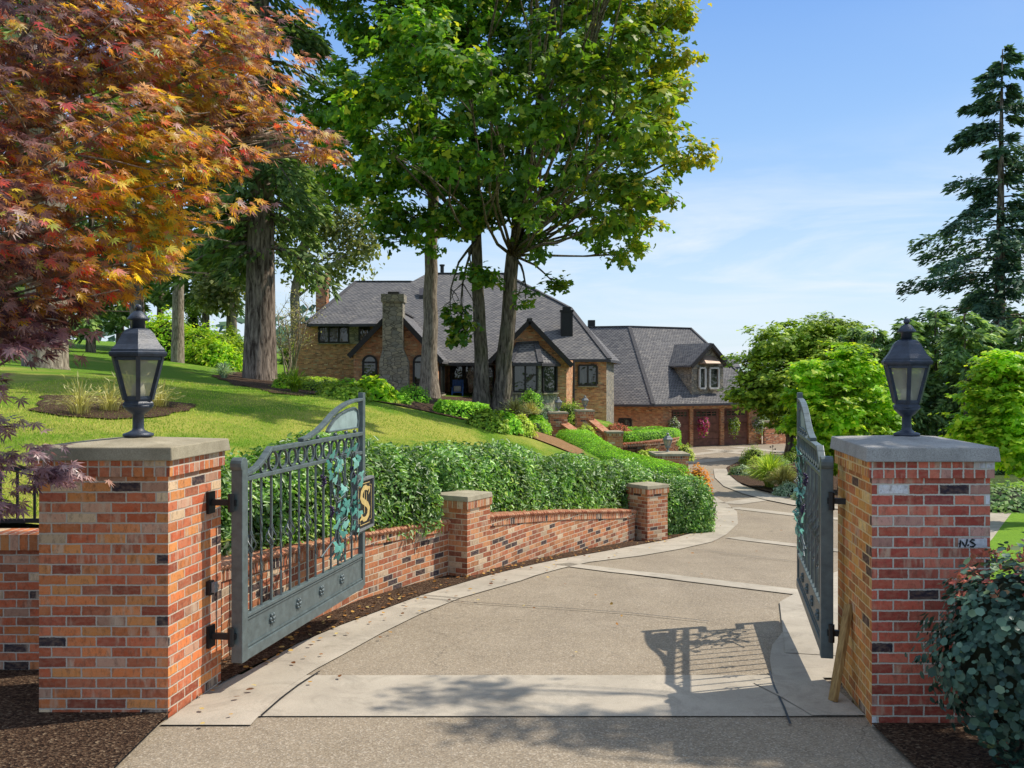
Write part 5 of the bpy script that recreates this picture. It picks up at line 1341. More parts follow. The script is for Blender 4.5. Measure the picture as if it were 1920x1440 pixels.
# ---------------------------------------------------------------- shrubs round the house
def SH(name, label, px, py, d, rx, rz, n, L, mat, on=None, pb=None, **k):
    if pb is not None:
        c = GL(px, pb, 12); return shrub(name, label, (c.x, c.y, c.z - .05), (rx, rx * .9, (pb - py) * c.y / F + .05), n, L, mat, **k)
    z = lh(PX(px, d), d) if on is None else on
    zt = PZ(py, d)                      # py = top of the shrub in the photograph
    if on is None: z = min(z, zt - rz * .6)
    return shrub(name, label, (PX(px, d), d, z - .08), (rx, rx * .9, max(rz, zt - z + .08)), n, L, mat, **k)
SH('shrub', 'light green shrub at the foot of the great fir', 535, 702, 37, .45, .5, 900, .1, 'leaf_bright', pb=729)
SH('shrub', 'ferny green shrub left of the bright bush by the lawn edge', 640, 720, 41, .75, .6, 1700, .11, 'leaf_mid', droop=.6, pb=746)
SH('shrub', 'dark green shrub under the arched window', 655, 711, 44.5, .8, .7, 1600, .1, 'leaf_box', pb=735)
SH('shrub', 'bright lime green bush in front of the stone chimney', 697, 710, 41, .62, .9, 1300, .15, mat='leaf_bright', pb=750, shape='fold')
SH('shrub', 'small green bush between the lime bush and the boxwood by the chimney', 740, 736, 42, .45, .4, 800, .1, 'leaf_box', pb=755)
SH('shrub', 'round boxwood at the right of the stone chimney', 772, 723, 43, .6, .6, 1500, .08, 'leaf_box', pb=752)
SH('shrub', 'round clipped boxwood ball under the bay window', 995, 733, 43, .62, .8, 2000, .08, 'leaf_box', pb=772)
SH('shrub', 'green spreading shrub at the foot of the twin maples', 912, 768, 33.5, .55, .6, 1800, .09, 'leaf_mid', pb=803)
SH('shrub', 'leafy green shrub right of the twin maple trunks', 945, 772, 33, .45, .6, 1600, .09, 'leaf_box', pb=808)
SH('shrub', 'yellow variegated shrub at the edge of the tan mulch', 976, 781, 32, .40, .5, 1800, .07, 'leaf_yellow', pb=814)
SH('shrub', 'tall round shrub behind the lantern posts', 1068, 753, 42, .85, .9, 2200, .085, 'leaf_mid')
SH('shrub', 'grey green shrub left of the lantern post', 1025, 762, 42, .45, .6, 900, .08, 'leaf_silver')
SH('shrub', 'pale round shrub between the two lantern posts', 1077, 778, 39.5, .3, .4, 600, .07, 'leaf_yellow')
SH('shrub', 'light leafy shrub beside the stair wall', 1098, 797, 36, .4, .45, 800, .08, 'leaf_yellow', on=PZ(815, 36))
SH('flower_bed', 'coral red flowers in the planter beside the stair wall', 1157, 795, 39.0, .55, .3, 1200, .07, 'flower_coral', on=PZ(808, 39), cat='flowers', shape='round')
for i, (px, py, d, r, lab) in enumerate([(1283, 833, 44, .50, 'yellow green shrub at the right end of the brick planter'), (1240, 838, 40, .38, 'small yellow shrub right of centre below the planter wall'), (1222, 842, 37, .30, 'small green shrub below the middle of the planter wall'), (1205, 845, 35, .26, 'tiny yellow shrub below the left of the planter wall')]):
    z = prof(d); c = (PX(px, d), d, PZ(py, d) - r * 1.5); shrub('shrub', lab, c, (r, r, r * 1.5), 900, .08, 'leaf_yellow')
fl = P(1308, 888, 24.5); shrub('flower_bed', 'orange flowers beside the rounded end of the laurel hedge', (fl.x, 24.5, prof(24.5) + .55), (.36, .6, PZ(873, 24.5) - prof(24.5) - .55), 1300, .06, 'flower_orange', shape='round', cat='flowers')
grass_clump('ornamental_grass', 'tan plumed grass right of the twin maples', GL(966, 793, 20), .4, .8, 700, 'grass_tan', 'grass_tan', w=.03)
grass_clump('ornamental_grass', 'second tan grass below the bay window', GL(995, 786, 20), .4, .7, 500, 'grass_tan', 'grass_tan', w=.03)
# great bed at the left
g1_ = [(150, 778, 'drooping ornamental grass nearest the dark maple foliage', 'grass_tan', .95), (255, 768, 'arching plumed grass behind the left lantern', 'grass_blade', 1.1), (300, 765, 'grey green grass clump right of the left lantern', 'leaf_silver', .85), (205, 772, 'wide pale grass between the other two clumps', 'grass_tan', .9)]
for px, py, lab, m_, h in g1_: grass_clump('ornamental_grass', lab, GL(px, py), .6, h * .55, 200, 'grass_tan', 'grass_tan', w=.010, lean=.85)
sh_ = GL(432, 716); grass_clump('ornamental_grass', 'pale grass tuft left of the great fir trunk', GL(420, 710, 20), .4, .6, 260, 'leaf_silver', w=.025, lean=.8)
grass_clump('ornamental_grass', 'dark spiky plant right of the great fir trunk', GL(553, 736, 20), .4, .6, 260, 'leaf_mid', w=.03, lean=.8)

# ---------------------------------------------------------------- trees
def C(px, py, d, rx, ry=None, rz=None): return (tuple(P(px, py, d)), (rx, ry or rx, rz or rx * .75))
def tpath(pts, d): return [P(a, b, d) for a, b in pts]
dM = 35
b1 = P(903, 772, dM); b1.z = lh(b1.x, dM)
T1 = [C(640, 215, 35, 1.5), C(675, 320, 34.5, 1.4), C(615, 255, 36, .9), C(730, 400, 34, 1.1), C(765, 300, 34, 1.5), C(700, 150, 35, 1.5), C(775, 130, 34, 1.6), C(840, 210, 33.5, 1.5), C(835, 330, 34, 1.5), C(800, 425, 34, 1.1), C(885, 400, 33.5, 1.2), C(690, 50, 35.5, 1.5), C(800, 20, 35, 1.7), C(770, -60, 35, 1.8), C(650, -20, 36, 1.2), C(850, 100, 36, 1.6), C(845, 590, 33.5, .7, .7, .45), C(872, 630, 33.5, .55, .6, .4), C(890, 520, 33.5, .7, .7, .5), C(735, 455, 34, .5, .5, .3), C(900, 300, 35, 1.5), C(870, 30, 34, 1.5), C(740, 180, 27, 1.0), C(840, 280, 26, 1.0), C(770, 60, 27, 1.1), C(860, 120, 26, 1.1), C(700, 270, 28, .8), C(660, 190, 28, .8)]
broadleaf('maple_tree', 'tall green maple with dark mossy trunk, left of the twin pair', b1, [b1] + tpath([(900, 620), (894, 450), (886, 250), (880, 50), (876, -120)], dM), .31, T1, 860, 28, .20, .19, 'leaf_maple', 'bark_maple', 'mapl', zmin=6.8, limb=.2)
b2_ = P(938, 772, dM); b2_.z = lh(b2_.x, dM)
T2 = [C(930, 130, 35, 1.5), C(1000, 70, 34.5, 1.6), C(1080, 120, 35, 1.6), C(1170, 110, 35, 1.5), C(1240, 190, 35, 1.2), C(1275, 290, 35, .9), C(1262, 110, 35.5, 1.0), C(1200, 260, 34.5, 1.4), C(1130, 210, 34, 1.4), C(1040, 240, 34, 1.4), C(960, 280, 33.5, 1.3), C(1095, 330, 34, 1.4), C(1190, 360, 34.5, 1.3), C(1160, 430, 35, 1.1), C(1180, 480, 35, .6), C(1085, 415, 33.8, 1.1), C(1010, 380, 33.5, 1.2), C(945, 390, 33.5, 1.1), C(1000, 460, 33.5, .7), C(1045, 540, 33.5, .75, .6, .32), C(985, 560, 33.5, .45, .5, .3), C(1080, 0, 35, 1.8), C(1190, 10, 35.5, 1.7), C(960, -30, 35, 1.7), C(1270, 40, 36, 1.1), C(1130, -90, 35, 1.8), C(1215, 430, 36, .7), C(1100, 180, 25.5, 1.0), C(1190, 250, 25, .9), C(1245, 190, 25.5, .7), C(1200, 370, 25, .7), C(1120, 330, 25, .8), C(1000, 230, 26, 1.0), C(1050, 100, 26, 1.1), C(1160, 90, 26, 1.0), C(945, 330, 26, .8), C(1010, 400, 25.5, .6), C(1130, 420, 25, .6), C(930, 180, 26, .9), C(1280, -200, 21.0, 1.30), C(1200, -210, 20.6, 1.50), C(1300, -330, 21.8, 1.50), C(1180, -350, 21.0, 1.60), C(1080, -250, 21.8, 1.60), C(1240, -470, 22.7, 1.80), C(1100, -470, 21.8, 1.80), C(980, -340, 22.7, 1.70), C(1000, -570, 23.5, 2.00), C(1150, -610, 23.5, 2.00)]
def rf2(p): return np.clip(.42 + .28 * RNG.normal(size=len(p)) * .8 + (p[:, 0] - 3.0) * .075, 0, 1)
broadleaf('maple_tree', 'tall maple with leaning mossy trunk and yellowing right side, right of the twin pair', b2_, [b2_] + tpath([(948, 640), (962, 480), (985, 330), (1015, 180), (1045, 0), (1060, -140), (1070, -420)], dM), .35, T2, 1280, 28, .20, .19, 'leaf_maple_gold', 'bark_maple', 'mapl', rfn=rf2, zmin=6.6, limb=.2)
b3 = P(805, 764, 36.5); b3.z = lh(b3.x, 36.5)
T3 = [C(800, -60, 36.5, 1.6), C(850, -120, 36.5, 1.5), C(760, -130, 37, 1.4), C(815, 60, 37.5, 1.2)]
broadleaf('tall_tree', 'straight grey trunked tree in front of the left gable', b3, [b3] + tpath([(807, 600), (810, 420), (812, 250), (814, 80), (815, -150)], 36.5), .36, T3, 260, 30, .22, .20, 'leaf_maple', 'bark_pale', 'mapl', zmin=11, limb=.2)
# great fir at the left
def on(px, d): x = PX(px, d); return (x, d, lh(x, d) - .05)
conifer('fir_tree', 'massive fir with thick ridged trunk and drooping green boughs', on(487, 38), 30, .66, 5.2, 3.5, 190, 130, 'leaf_fir', 'bark_fir', .40, .6, expo=.45)
conifer('fir_tree', 'slim straight conifer trunk in front of the rhododendrons', on(333, 45), 26, .30, 9, 3.0, 60, 110, 'leaf_fir', 'bark_pale', .5, .5)
conifer('fir_tree', 'leaning reddish conifer trunk behind the left lantern', on(262, 40), 26, .33, 8, 3.2, 60, 110, 'leaf_fir', 'bark_fir', .5, .5, lean=(-1.6, 0))
conifer('fir_tree', 'broad grey conifer trunk behind the dark maple at the left', on(85, 27), 30, .60, 8, 4.2, 80, 120, 'leaf_fir', 'bark_pale', .45, .5)
for i, (px, d, H, lab) in enumerate([(15, 58, 22, 'dark conifer at the far left edge behind the maple'), (70, 66, 24, 'dark conifer second from the left edge in the woods'), (170, 62, 20, 'dark conifer behind the broad grey trunk'), (225, 74, 24, 'dark conifer in the woods left of the lantern top'), (300, 78, 24, 'tall conifer behind the leaning trunk'), (385, 72, 25, 'tall conifer behind the rhododendrons'), (430, 82, 25, 'faint conifer between the fir and the slim trunk')]):
    conifer('conifer_tree', lab, on(px, d), H, .32, 2.0 if i < 4 else 4.5, 3.6, 75, 75, 'leaf_fir', 'bark_fir', .7, .45, group='conifers in the woods behind the lawn')
To = [C(620, 390, 76, 3.0), C(660, 440, 76, 2.6), C(570, 420, 76, 2.6), C(690, 390, 77, 1.6), C(625, 320, 76, 2.6), C(600, 490, 76, 2.3), C(650, 500, 77, 1.8), C(560, 330, 77, 2.5), C(550, 500, 76, 1.6), C(680, 460, 76, 1.4)]
bo = Vector(on(556, 76)); broadleaf('oak_tree', 'airy grey green oak rising behind the left roof', bo, [bo, P(553, 560, 76), P(565, 470, 76), P(600, 380, 76), P(620, 300, 76)], .5, To, 300, 20, .6, .42, 'leaf_oak', 'bark_pale', 'diamond', .7)
bo = Vector(on(440, 66)); To = [C(425, 540, 66, 1.6), C(450, 480, 66, 1.8), C(400, 560, 66, 1.4), C(440, 420, 66, 2)]
broadleaf('oak_tree', 'thin leafy tree between the fir trunk and the slim conifer', bo, [bo, P(438, 600, 66), P(430, 500, 66), P(440, 420, 66)], .28, To, 130, 26, .5, .4, 'leaf_oak', 'bark_pale', 'diamond', .7)
# bare pale shrub tree by the left wing
bm = Vector(on(543, 50)); r_ = thing('crape_myrtle', 'nearly bare pale multi-stemmed tree by the left brick wing', 'tree', bm)
mb = MB(); tips = []
for k in range(9):
    e = bm + Vector((random.uniform(-1.1, 1.3), random.uniform(-.6, .6), random.uniform(2.4, 3.9))); q = limb_path(bm + Vector((random.uniform(-.15, .15), 0, -.2)), e, .06, 6); mb.tube(q, taper(.06, .02, 6), 5)
    for j in range(7):
        s_ = q[random.choice((2, 3, 4, 5))]; t_ = s_ + Vector((random.uniform(-.7, .7), random.uniform(-.5, .5), random.uniform(.2, .9))); qq = limb_path(s_, t_, .1, 4); mb.tube(qq, taper(.02, .008, 4), 4); tips.append(t_)
        for w in range(3):
            t2 = t_ + Vector((random.uniform(-.4, .4), random.uniform(-.3, .3), random.uniform(-.1, .5))); mb.tube([qq[2], t2], [.01, .006], 3); tips.append(t2)
mb.build('trunk', 'bark_light', r_, True)
tp_ = np.repeat(np.array([tuple(t) for t in tips]), 3, axis=0) + RNG.normal(size=(len(tips) * 3, 3)) * .12; d_, n_ = orient(rdir(len(tp_)), len(tp_)); leaves('crown', tp_, d_, n_, .12, .06, 'grass_tan', r_)
for px, pyt, d, rx, lab in [(310, 588, 50, 2.0, 'tall rhododendron directly right of the left lantern'), (372, 612, 50, 1.9, 'rhododendron behind the slim conifer trunk'), (422, 630, 50, 1.5, 'rhododendron beside the great fir trunk'), (395, 648, 47, 1.5, 'low rhododendron in front of the other rhododendrons')]:
    SH('rhododendron', lab, px, pyt, d, rx, 1.5, 3000, .2, 'leaf_bright' if px != 422 else 'leaf_mid', shape='fold', wr=.4)
for px, pyt, d, lab in [(462, 640, 64, 'dark evergreen shrub just left of the great fir trunk'), (548, 648, 70, 'dark evergreen shrub between the great fir and the brick wing'), (250, 650, 66, 'dark evergreen shrub in the woods behind the left lantern'), (432, 612, 62, 'small pointed evergreen beyond the rhododendrons'), (362, 572, 66, 'pointed evergreen far behind the slim trunk')]:
    b = on(px, d); shrub('arborvitae', lab, b, (.8, .8, PZ(pyt, d) - b[2]), 1800, .25, 'leaf_mid', wr=.4, cat='evergreen')

# japanese maple in the left foreground
bj = Vector((-5.1, 6.0, 0)); rj = thing('japanese_maple', 'large Japanese maple with purple, red and orange leaves filling the upper left', 'tree', bj)
J = [C(60, 60, 5.5, .9, .8, .45), C(240, 110, 5.6, .75, .7, .38), C(390, 130, 6.1, .5, .6, .26), C(100, 250, 5.0, .7, .6, .38), C(290, 250, 5.6, .62, .6, .30), C(440, 215, 6.2, .42, .5, .17), C(520, 245, 6.4, .35, .4, .12), C(590, 290, 6.6, .30, .35, .10), C(80, 400, 5.0, .6, .6, .34), C(250, 375, 5.5, .5, .6, .26), C(345, 415, 5.9, .28, .4, .16), C(60, 520, 5.0, .5, .5, .28), C(210, 490, 5.6, .42, .5, .22), C(310, 505, 5.9, .22, .35, .11), C(150, 555, 5.6, .32, .4, .10), C(20, 590, 5.2, .40, .5, .13), C(120, -60, 5.6, .9, .7, .4), C(330, 10, 6.0, .6, .6, .24), C(470, 60, 6.4, .35, .4, .14), C(-200, 200, 5.2, .8, .8, .6), C(-180, 450, 5.2, .7, .7, .5), C(400, 320, 6.0, .26, .35, .12)]
mb = MB(); st_ = [bj, Vector((-4.7, 6.0, 1.2)), Vector((-4.2, 5.9, 2.4)), Vector((-3.6, 5.8, 3.4))]
pts = []
for i in range(3):
    for k in range(4): pts.append(st_[i].lerp(st_[i + 1], k / 4))
pts.append(st_[3]); mb.tube(pts, taper(.14, .06, len(pts)), 10)
for c, r in J:
    c = Vector(c); a = pts[max(2, min(len(pts) - 1, int(len(pts) * (c.z / 4.4))))]
    q = limb_path(a, c, .10, 8); mb.tube(q, taper(.035, .008, 8), 6)
    for k in range(5):
        e = c + Vector((random.uniform(-.2, 1) * r[0], random.uniform(-1, 1) * r[1], random.uniform(-.7, .5) * r[2])); mb.tube(limb_path(q[random.choice((4, 5, 6))], e, .08, 5), taper(.009, .003, 5), 4)
mb.build('trunk', 'bark_light', rj, True)
def jleaves(nm, cl, tw, per, mat, parent, L, bias):
    p, o = clump_pts(cl, tw, per, .062, .30, .35); n = len(p)
    d = np.array([.75, -.15, -.45]) + rdir(n) * .55 + o * .2; nr = unit(np.array([.1, -.15, 1.0]) + rdir(n) * .55 + o * .2)
    LL = L * (.65 + .6 * RNG.random(n))
    px = 960 + F * p[:, 0] / p[:, 1]; py = HZ + F * (CAMZ - p[:, 2]) / p[:, 1]
    fld = np.sin(p[:, 0] * 4.1 + p[:, 2] * 3.3) * .5 + np.sin(p[:, 0] * 9 - p[:, 1] * 7 + p[:, 2] * 8) * .5
    out_ = np.clip((px - 60) / 380, 0, 1) * np.clip(1.35 - px / 620, .2, 1) * 1.6
    zone = np.exp(-((px - 300) / 170) ** 2) * np.clip(1.15 - np.abs(py - 330) / 420, .3, 1)
    rn = np.clip(bias - .17 + .21 * RNG.normal(size=n) + .16 * fld + .46 * zone - .08 * (py > 560), 0, 1)
    leaves(nm, p, d, nr, LL, LL, mat, parent, 'palm7', rn)
jleaves('crown', J, 820, 26, 'leaf_jm', rj, .058, .42)
lowJ = [C(20, 650, 5.0, .26, .35, .08), C(15, 730, 5.1, .12, .2, .05), C(20, 800, 5.6, .12, .2, .05), C(60, 880, 5.9, .22, .25, .07), C(20, 940, 5.8, .14, .2, .06), C(110, 905, 6.1, .12, .15, .04), C(-40, 860, 5.7, .3, .3, .12), C(95, 625, 5.2, .2, .25, .05)]
mb = MB()
for c, r in lowJ: mb.tube(limb_path(Vector((-4.4, 5.95, 1.9)), c, .12, 7), taper(.018, .005, 7), 5)
mb.build('low_branch', 'bark_fir', rj, True)
jleaves('low_foliage', lowJ, 62, 12, 'leaf_jm_purple', rj, .075, .55)

# right side
dI = G(1483, 862).y; bi = G(1483, 862)
TI = [C(1412, 690, dI, 1.2), C(1452, 648, dI, 1.5), C(1510, 640, dI + 1, 1.8), C(1580, 645, dI + 1, 1.7), C(1470, 715, dI - 1, 1.9), C(1545, 705, dI - 1, 1.9), C(1412, 738, dI - 1, 1.1), C(1610, 690, dI, 1.6), C(1382, 735, dI, .6), C(1455, 765, dI - 1, 1.1), C(1500, 780, dI - 1, 1.4), C(1545, 620, dI + 2, 1.3)]
broadleaf('garden_maple', 'wide spreading green tree in the island bed in front of the garage', bi, [bi, P(1482, 810, dI), P(1478, 770, dI), P(1485, 700, dI), P(1500, 650, dI)], .36, TI, 900, 30, .26, .19, 'leaf_mid', 'bark_fir', 'mapl', flat=.4)
bb = Vector((PX(1580, 33), 33, prof(33)))
TB = [C(1540, 710, 33, 1.0), C(1600, 700, 33, 1.1), C(1640, 755, 33, .9), C(1560, 770, 32.4, 1.1), C(1515, 750, 33, .8), C(1600, 800, 32.5, 1.1), C(1545, 820, 32.5, .8), C(1500, 800, 33, .6), C(1650, 810, 33, .7), C(1580, 850, 32.5, .9), C(1520, 700, 33, .6)]
broadleaf('garden_maple', 'bright lime green layered maple behind the right gate leaf', bb, [bb, P(1580, 850, 33), P(1575, 780, 33), P(1585, 720, 33)], .16, TB, 700, 30, .17, .14, 'leaf_bright', 'bark_fir', 'mapl', flat=.28)
br_ = Vector((PX(1945, 22), 22, prof(22)))
TR_ = [C(1885, 690, 22, .6), C(1845, 745, 22, .55), C(1905, 770, 21.6, .7), C(1825, 800, 22, .5), C(1880, 830, 21.6, .7), C(1850, 700, 22.2, .35), C(1935, 720, 22, .7), C(1940, 830, 22, .7), C(1805, 800, 22, .25), C(1850, 850, 22, .5)]
broadleaf('garden_maple', 'bright green tree at the right edge beyond the red pillar', br_, [br_, P(1938, 860, 22), P(1920, 780, 22), P(1900, 720, 22)], .10, TR_, 420, 30, .13, .105, 'leaf_bright', 'bark_fir', 'mapl', flat=.3)
conifer('douglas_fir', 'very tall dark fir with open branches at the right', (PX(1868, 60), 60, prof(60)), (PZ(92, 60) - prof(60)), .52, 5.0, 7.8, 112, 290, 'leaf_fir_blue', 'bark_fir', .46, .28, gap=.4, expo=.8, lean=(.45, 0), tip=.5)
for i, (px, pyt, d, rx, lab) in enumerate([(1640, 640, 48, 2.0, 'dark evergreen between the green maple and the right lantern'), (1700, 610, 47, 2.1, 'dark evergreen directly behind the right lantern'), (1755, 600, 48, 2.2, 'dark evergreen right of the right lantern'), (1810, 590, 46, 2.2, 'dark evergreen left of the tall fir trunk'), (1860, 605, 47, 2.2, 'dark evergreen in front of the tall fir trunk'), (1915, 615, 46, 2.2, 'dark evergreen at the right frame edge'), (1600, 622, 52, 1.7, 'dark evergreen peeking over the green maple')]):
    H = PZ(pyt, d) - prof(d); conifer('evergreen_tree', lab, (PX(px, d), d, prof(d)), H * random.uniform(.93, 1.12), .2, .3, rx * .88, 84, 78, 'leaf_dark', 'bark_fir', .38, .35, group='evergreen screen along the right side', expo=.45, tip=.35)
hz_ = (PX(1890, 26), 26, prof(26)); shrub('ground_shrub', 'dark low groundcover beside the path at the far right', hz_, (2.0, 1.6, .7), 2500, .14, 'leaf_dark')
# island bed plants
def IS(name, label, px, pyb, rx, rz, n, L, mat, **k):
    c = G(px, pyb); shrub(name, label, c, (rx, rx * .8, rz), n, L, mat, **k)
IS('shrub', 'dark clipped round shrub at the left back of the island bed', 1412, 876, .72, 1.05, 2200, .08, 'leaf_mid')
IS('shrub', 'dark clipped dome shrub at the middle back of the island bed', 1487, 872, .70, .75, 1800, .08, 'leaf_mid')
IS('shrub', 'yellow green shrub in front of the dark round shrub', 1418, 880, .5, .65, 1200, .08, 'leaf_yellow')
IS('shrub', 'low dark spreading juniper in the island bed', 1450, 874, .9, .6, 1600, .1, 'leaf_dark')
IS('shrub', 'low grey green plant at the left tip of the island bed', 1395, 893, .45, .5, 1000, .07, 'leaf_silver')
IS('shrub', 'dark plant on the left tip of the island bed', 1380, 892, .35, .4, 700, .08, 'leaf_dark')
IS('shrub', 'purple leaved plant in the middle of the island bed', 1418, 893, .5, .5, 1100, .08, 'leaf_purple')
IS('shrub', 'dusky purple shrub behind the gate end in the island bed', 1490, 900, .6, .7, 1300, .09, 'leaf_purple')
IS('shrub', 'silver green mounded plant nearest the drive in the island bed', 1480, 930, .55, .45, 1500, .07, 'leaf_silver')
IS('shrub', 'silver mound half hidden behind the right gate leaf', 1515, 938, .5, .45, 1200, .07, 'leaf_silver')
c_ = G(1443, 916); grass_clump('ornamental_grass', 'large fountain grass clump in the island bed', c_, .6, 1.25, 1500, 'grass_blade', w=.028, lean=.75)
c_ = G(1470, 921); grass_clump('ornamental_grass', 'pale striped grass beside the fountain grass', c_, .5, .9, 800, 'grass_tan', w=.028, lean=.75)
# wind spinner
ws = G(1449, 868); w0_ = thing('wind_spinner', 'thin metal garden spinner in the island bed', 'garden ornament', ws)
mb = MB(); H_ = (868 - 838) * ws.y / F; mb.tube([ws, ws + Vector((0, 0, H_))], .012, 6); mb.build('pole', 'black_iron', w0_)
mb = MB()
for k, (dx, dz) in enumerate(((-.13, .0), (.13, -.12), (0, .05), (-.1, -.3), (.12, -.3))):
    q = ws + Vector((dx, 0, H_ + dz)); mb.ball(q, .045, 5); mb.tube([ws + Vector((0, 0, H_ + dz - .03)), q], .008, 4)
mb.build('spinner_head', 'black_iron', w0_)
# hanging baskets on the garage
for px, py, lab, m_, m2 in [(1254, 793, 'white flowered hanging basket left of the first garage door', 'flower_white', 'leaf_mid'), (1309, 792, 'pink flowered hanging basket between the first two garage doors', 'flower_pink', 'leaf_mid'), (1366, 792, 'green trailing hanging basket between the second and third garage doors', 'leaf_mid', 'flower_white'), (1413, 792, 'white flowered hanging basket right of the last garage door', 'flower_white', 'leaf_mid')]:
    t = gp(px); q = g1 + gu * t + gn * .55; z = PZ(py, q.y)
    r_ = thing('hanging_basket', lab, 'flower basket', (q.x, q.y, z - .5))
    mb = MB(); w_ = q - gn * .55; mb.bar((w_.x, w_.y, z + .75), (q.x, q.y, z + .75), .04, .04); mb.tube([(q.x, q.y, z + .75), (q.x, q.y, z)], .012, 5); mb.build('bracket', 'black_iron', r_)
    mb = MB(); mb.lathe([(.05, -.25), (.22, -.12), (.28, .05)], (q.x, q.y, z), 12); mb.build('pot', 'bark_fir', r_, True)
    for mm, nn_, s_ in ((m2, 500, .92), (m_, 900, 1.0)):
        u_ = rdir(nn_); p_ = np.array((q.x, q.y, z - .12)) + (u_ * np.array([.40, .40, .50]) * (s_ * (.6 + .45 * RNG.random((nn_, 1)) + .22 * np.sin(u_[:, :1] * 5 + px) * np.cos(u_[:, 2:] * 4))) - np.array([0, 0, .35]) * np.maximum(0, RNG.normal(size=(nn_, 1)) - .6)); d_, n_ = orient(u_, nn_); leaves('flowers' if mm.startswith('flower') else 'foliage', p_, d_, n_, .10, .08, mm, r_, 'round')
# blue green smoke bush in the right foreground
def rsm(p): return np.clip(.30 + .22 * RNG.normal(size=len(p)) + np.where(p[:, 2] > 1.15, .75 * RNG.random(len(p)) ** 2, 0), 0, 1)
def smoke(label, c, r, n):
    root = thing('smoke_bush', label, 'bush', c)
    mb = MB()
    for k in range(14):
        a = random.uniform(0, 6.28); e = Vector(c) + Vector((math.cos(a) * r[0] * .8, math.sin(a) * r[1] * .8, random.uniform(.5, .95) * r[2] * 1.6)); mb.tube(limb_path(Vector(c), e, .1, 6), taper(.016, .004, 6), 5)
    cc = (c[0], c[1], c[2] + r[2]); k0 = len(mb.v)
    mb.build('stems', 'bark_fir', root, True)
    mb = MB()
    for i in range(7):
        for j in range(10): pass
    mb.ball(cc, 1, 8); mb.v = [Vector(cc) + Vector(((v.x - cc[0]) * r[0] * .72, (v.y - cc[1]) * r[1] * .72, (v.z - cc[2]) * r[2] * .8)) for v in mb.v]; mb.build('inner_twigs', 'twig_core', root, True)
    u = rdir(n); lump = 1 + .15 * np.sin(u[:, 0] * 6 + 1) * np.cos(u[:, 2] * 7) + .11 * np.sin(u[:, 1] * 11 + u[:, 2] * 9) + .06 * np.sin(u[:, 0] * 17 + u[:, 2] * 13)
    p = np.array(cc) + u * np.array(r) * (lump * (.72 + .30 * RNG.random(n)))[:, None]
    d, nr = orient(u, n, .35, .9, .5, .1); L = .05 * (.45 + .85 * RNG.random(n)); leaves('foliage', p, d, nr, L, L * .95, 'leaf_smoke', root, 'round', rsm(p))
    k = 45; pt = np.array(cc) + unit(np.stack([RNG.normal(size=k) * .6, RNG.normal(size=k) * .6, np.ones(k)], 1)) * np.array(r) * 1.04
    pt = np.repeat(pt, 6, 0) + RNG.normal(size=(k * 6, 3)) * .012; d, nr = orient(np.tile([0, 0, 1.], (k * 6, 1)), k * 6, .2, .3, .8, -.8); sh__ = leaves('young_shoots', pt, d, nr, .035, .016, 'leaf_smoke', root, 'diamond', .93 + .07 * RNG.random(k * 6)); sh__['kind'] = 'stuff'
smoke('blue green smoke bush with reddish tips in front of the right brick pillar', (PX(1908, 5.75), 5.75, .10), (.50, .46, .62), 5200)
smoke('second smoke bush cut off by the right frame edge', (PX(2080, 5.95), 5.95, .10), (.50, .46, .64), 2600)
# tall tree standing just outside the right edge, its boughs shade the foreground
bt = Vector((9.5, 7.6, 0))
TT = [((6.1, 9.35, 8.5), (.42, .20, .12)), ((5.72, 9.05, 8.5), (.35, .10, .10)), ((6.9, 8.65, 9.0), (.7, .16, .2)), ((7.7, 8.6, 9.0), (.8, .22, .25)), ((8.6, 8.5, 9.2), (.9, .35, .35)), ((9.6, 8.2, 9.6), (.7, .4, .4))]
broadleaf('tall_tree', 'tall tree just beyond the right edge whose boughs shade the foreground paving', bt, [bt, bt + Vector((0, 0, 5)), bt + Vector((-.3, 0, 11))], .3, TT, 140, 26, .13, .13, 'leaf_mid', 'bark_pale', 'diamond', .5)
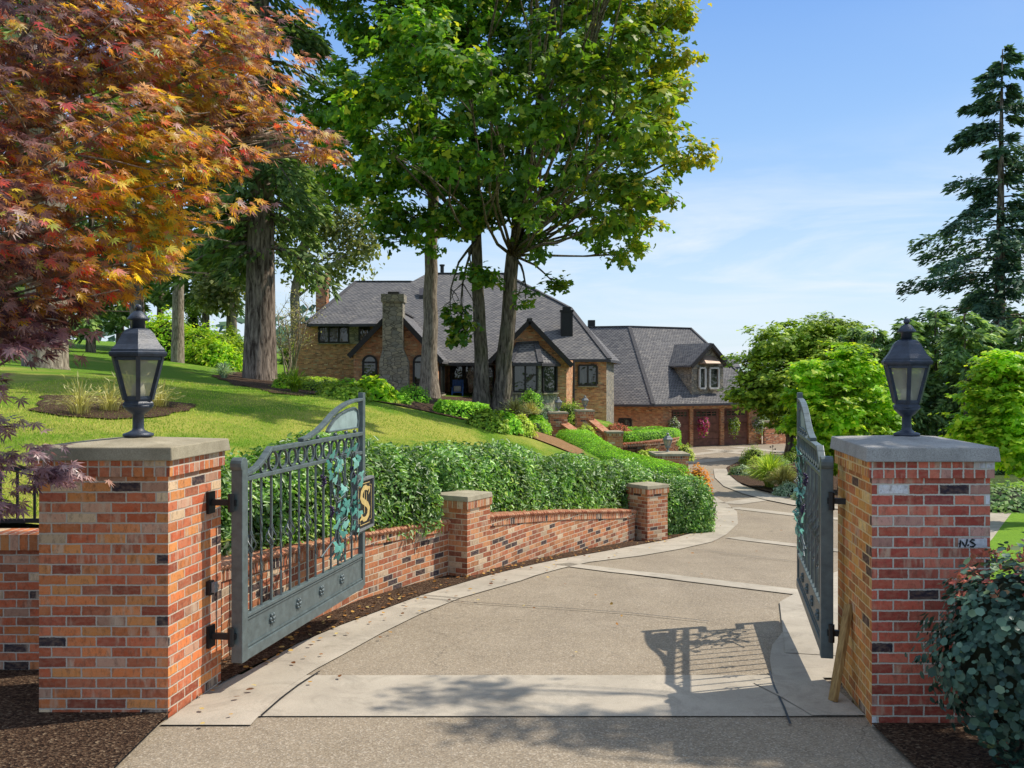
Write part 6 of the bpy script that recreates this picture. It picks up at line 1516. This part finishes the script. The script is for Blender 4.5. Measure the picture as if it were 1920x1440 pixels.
# far woods
n = 9000; X_ = RNG.uniform(-190, 190, n); Y_ = RNG.uniform(150, 200, n)
hh = np.where(X_ < -10, 15, 6.2) * (.75 + .2 * np.sin(X_ * .13) + .15 * np.sin(X_ * .37 + 1) + .1 * np.sin(X_ * .9)); z_ = -3 + (hh + 1) * RNG.random(n) ** .7
d_, n_ = orient(np.tile([0, -1., .3], (n, 1)), n); fw2 = leaves('far_woods', np.stack([X_, Y_, z_], 1), d_, n_, RNG.uniform(1.6, 3.2, n), 1.8, 'leaf_fir_blue', None, 'diamond'); fw2['kind'] = 'stuff'
# fallen leaves along the wall and on the paving
n = 420; t = RNG.random(n); k = (t * (len(outw) - 1)).astype(int); f = t * (len(outw) - 1) - k
ow = np.array([tuple(v) for v in outw]); q = ow[k] * (1 - f)[:, None] + ow[np.minimum(k + 1, len(ow) - 1)] * f[:, None]
q[:, 0] += np.abs(RNG.normal(size=n)) * np.where(RNG.random(n) < .75, -.22, .35) ; q[:, 1] += RNG.normal(size=n) * .15
far_ = RNG.random(n) < .10; q[far_, 0] += RNG.random(far_.sum()) * 3.0
q[:, 2] = vprof(q[:, 1]) + .035
fl_ = leaves('fallen_leaves', q, np.concatenate([RNG.normal(size=(n, 2)), np.zeros((n, 1))], 1), np.array([0, 0, 1.]) + RNG.normal(size=(n, 3)) * .25, .045 * (.5 + .9 * RNG.random(n)), .04, 'leaf_fallen', None, 'round'); fl_['kind'] = 'stuff'

n = 90000; yy = 8.3 + 15 * RNG.random(n) ** 1.5; xx = -9.5 + RNG.random(n) * 11.5
keep = (xx > -.62 * yy) & (xx < np.interp(yy, [8.3, 10.9, 13.1, 16, 18.7, 21.5], [-2.8, -2.3, -1.2, .4, 2.0, 3.6]))
xx, yy = xx[keep], yy[keep]; n = len(xx); zz = LH(xx, yy)
d_ = np.stack([RNG.normal(size=n) * .5, RNG.normal(size=n) * .5, np.ones(n)], 1)
gb = leaves('lawn_blades', np.stack([xx, yy, zz - .004], 1), d_, rdir(n) * np.array([1, 1, .2]), .022 + .028 * RNG.random(n), .009, 'blade_lawn', None, 'diamond', np.clip(.5 + .25 * RNG.normal(size=n) + .25 * np.sin(xx * 1.1 + yy * .7) * np.sin(yy * 1.3 - xx * .4), 0, 1)); gb['kind'] = 'stuff'
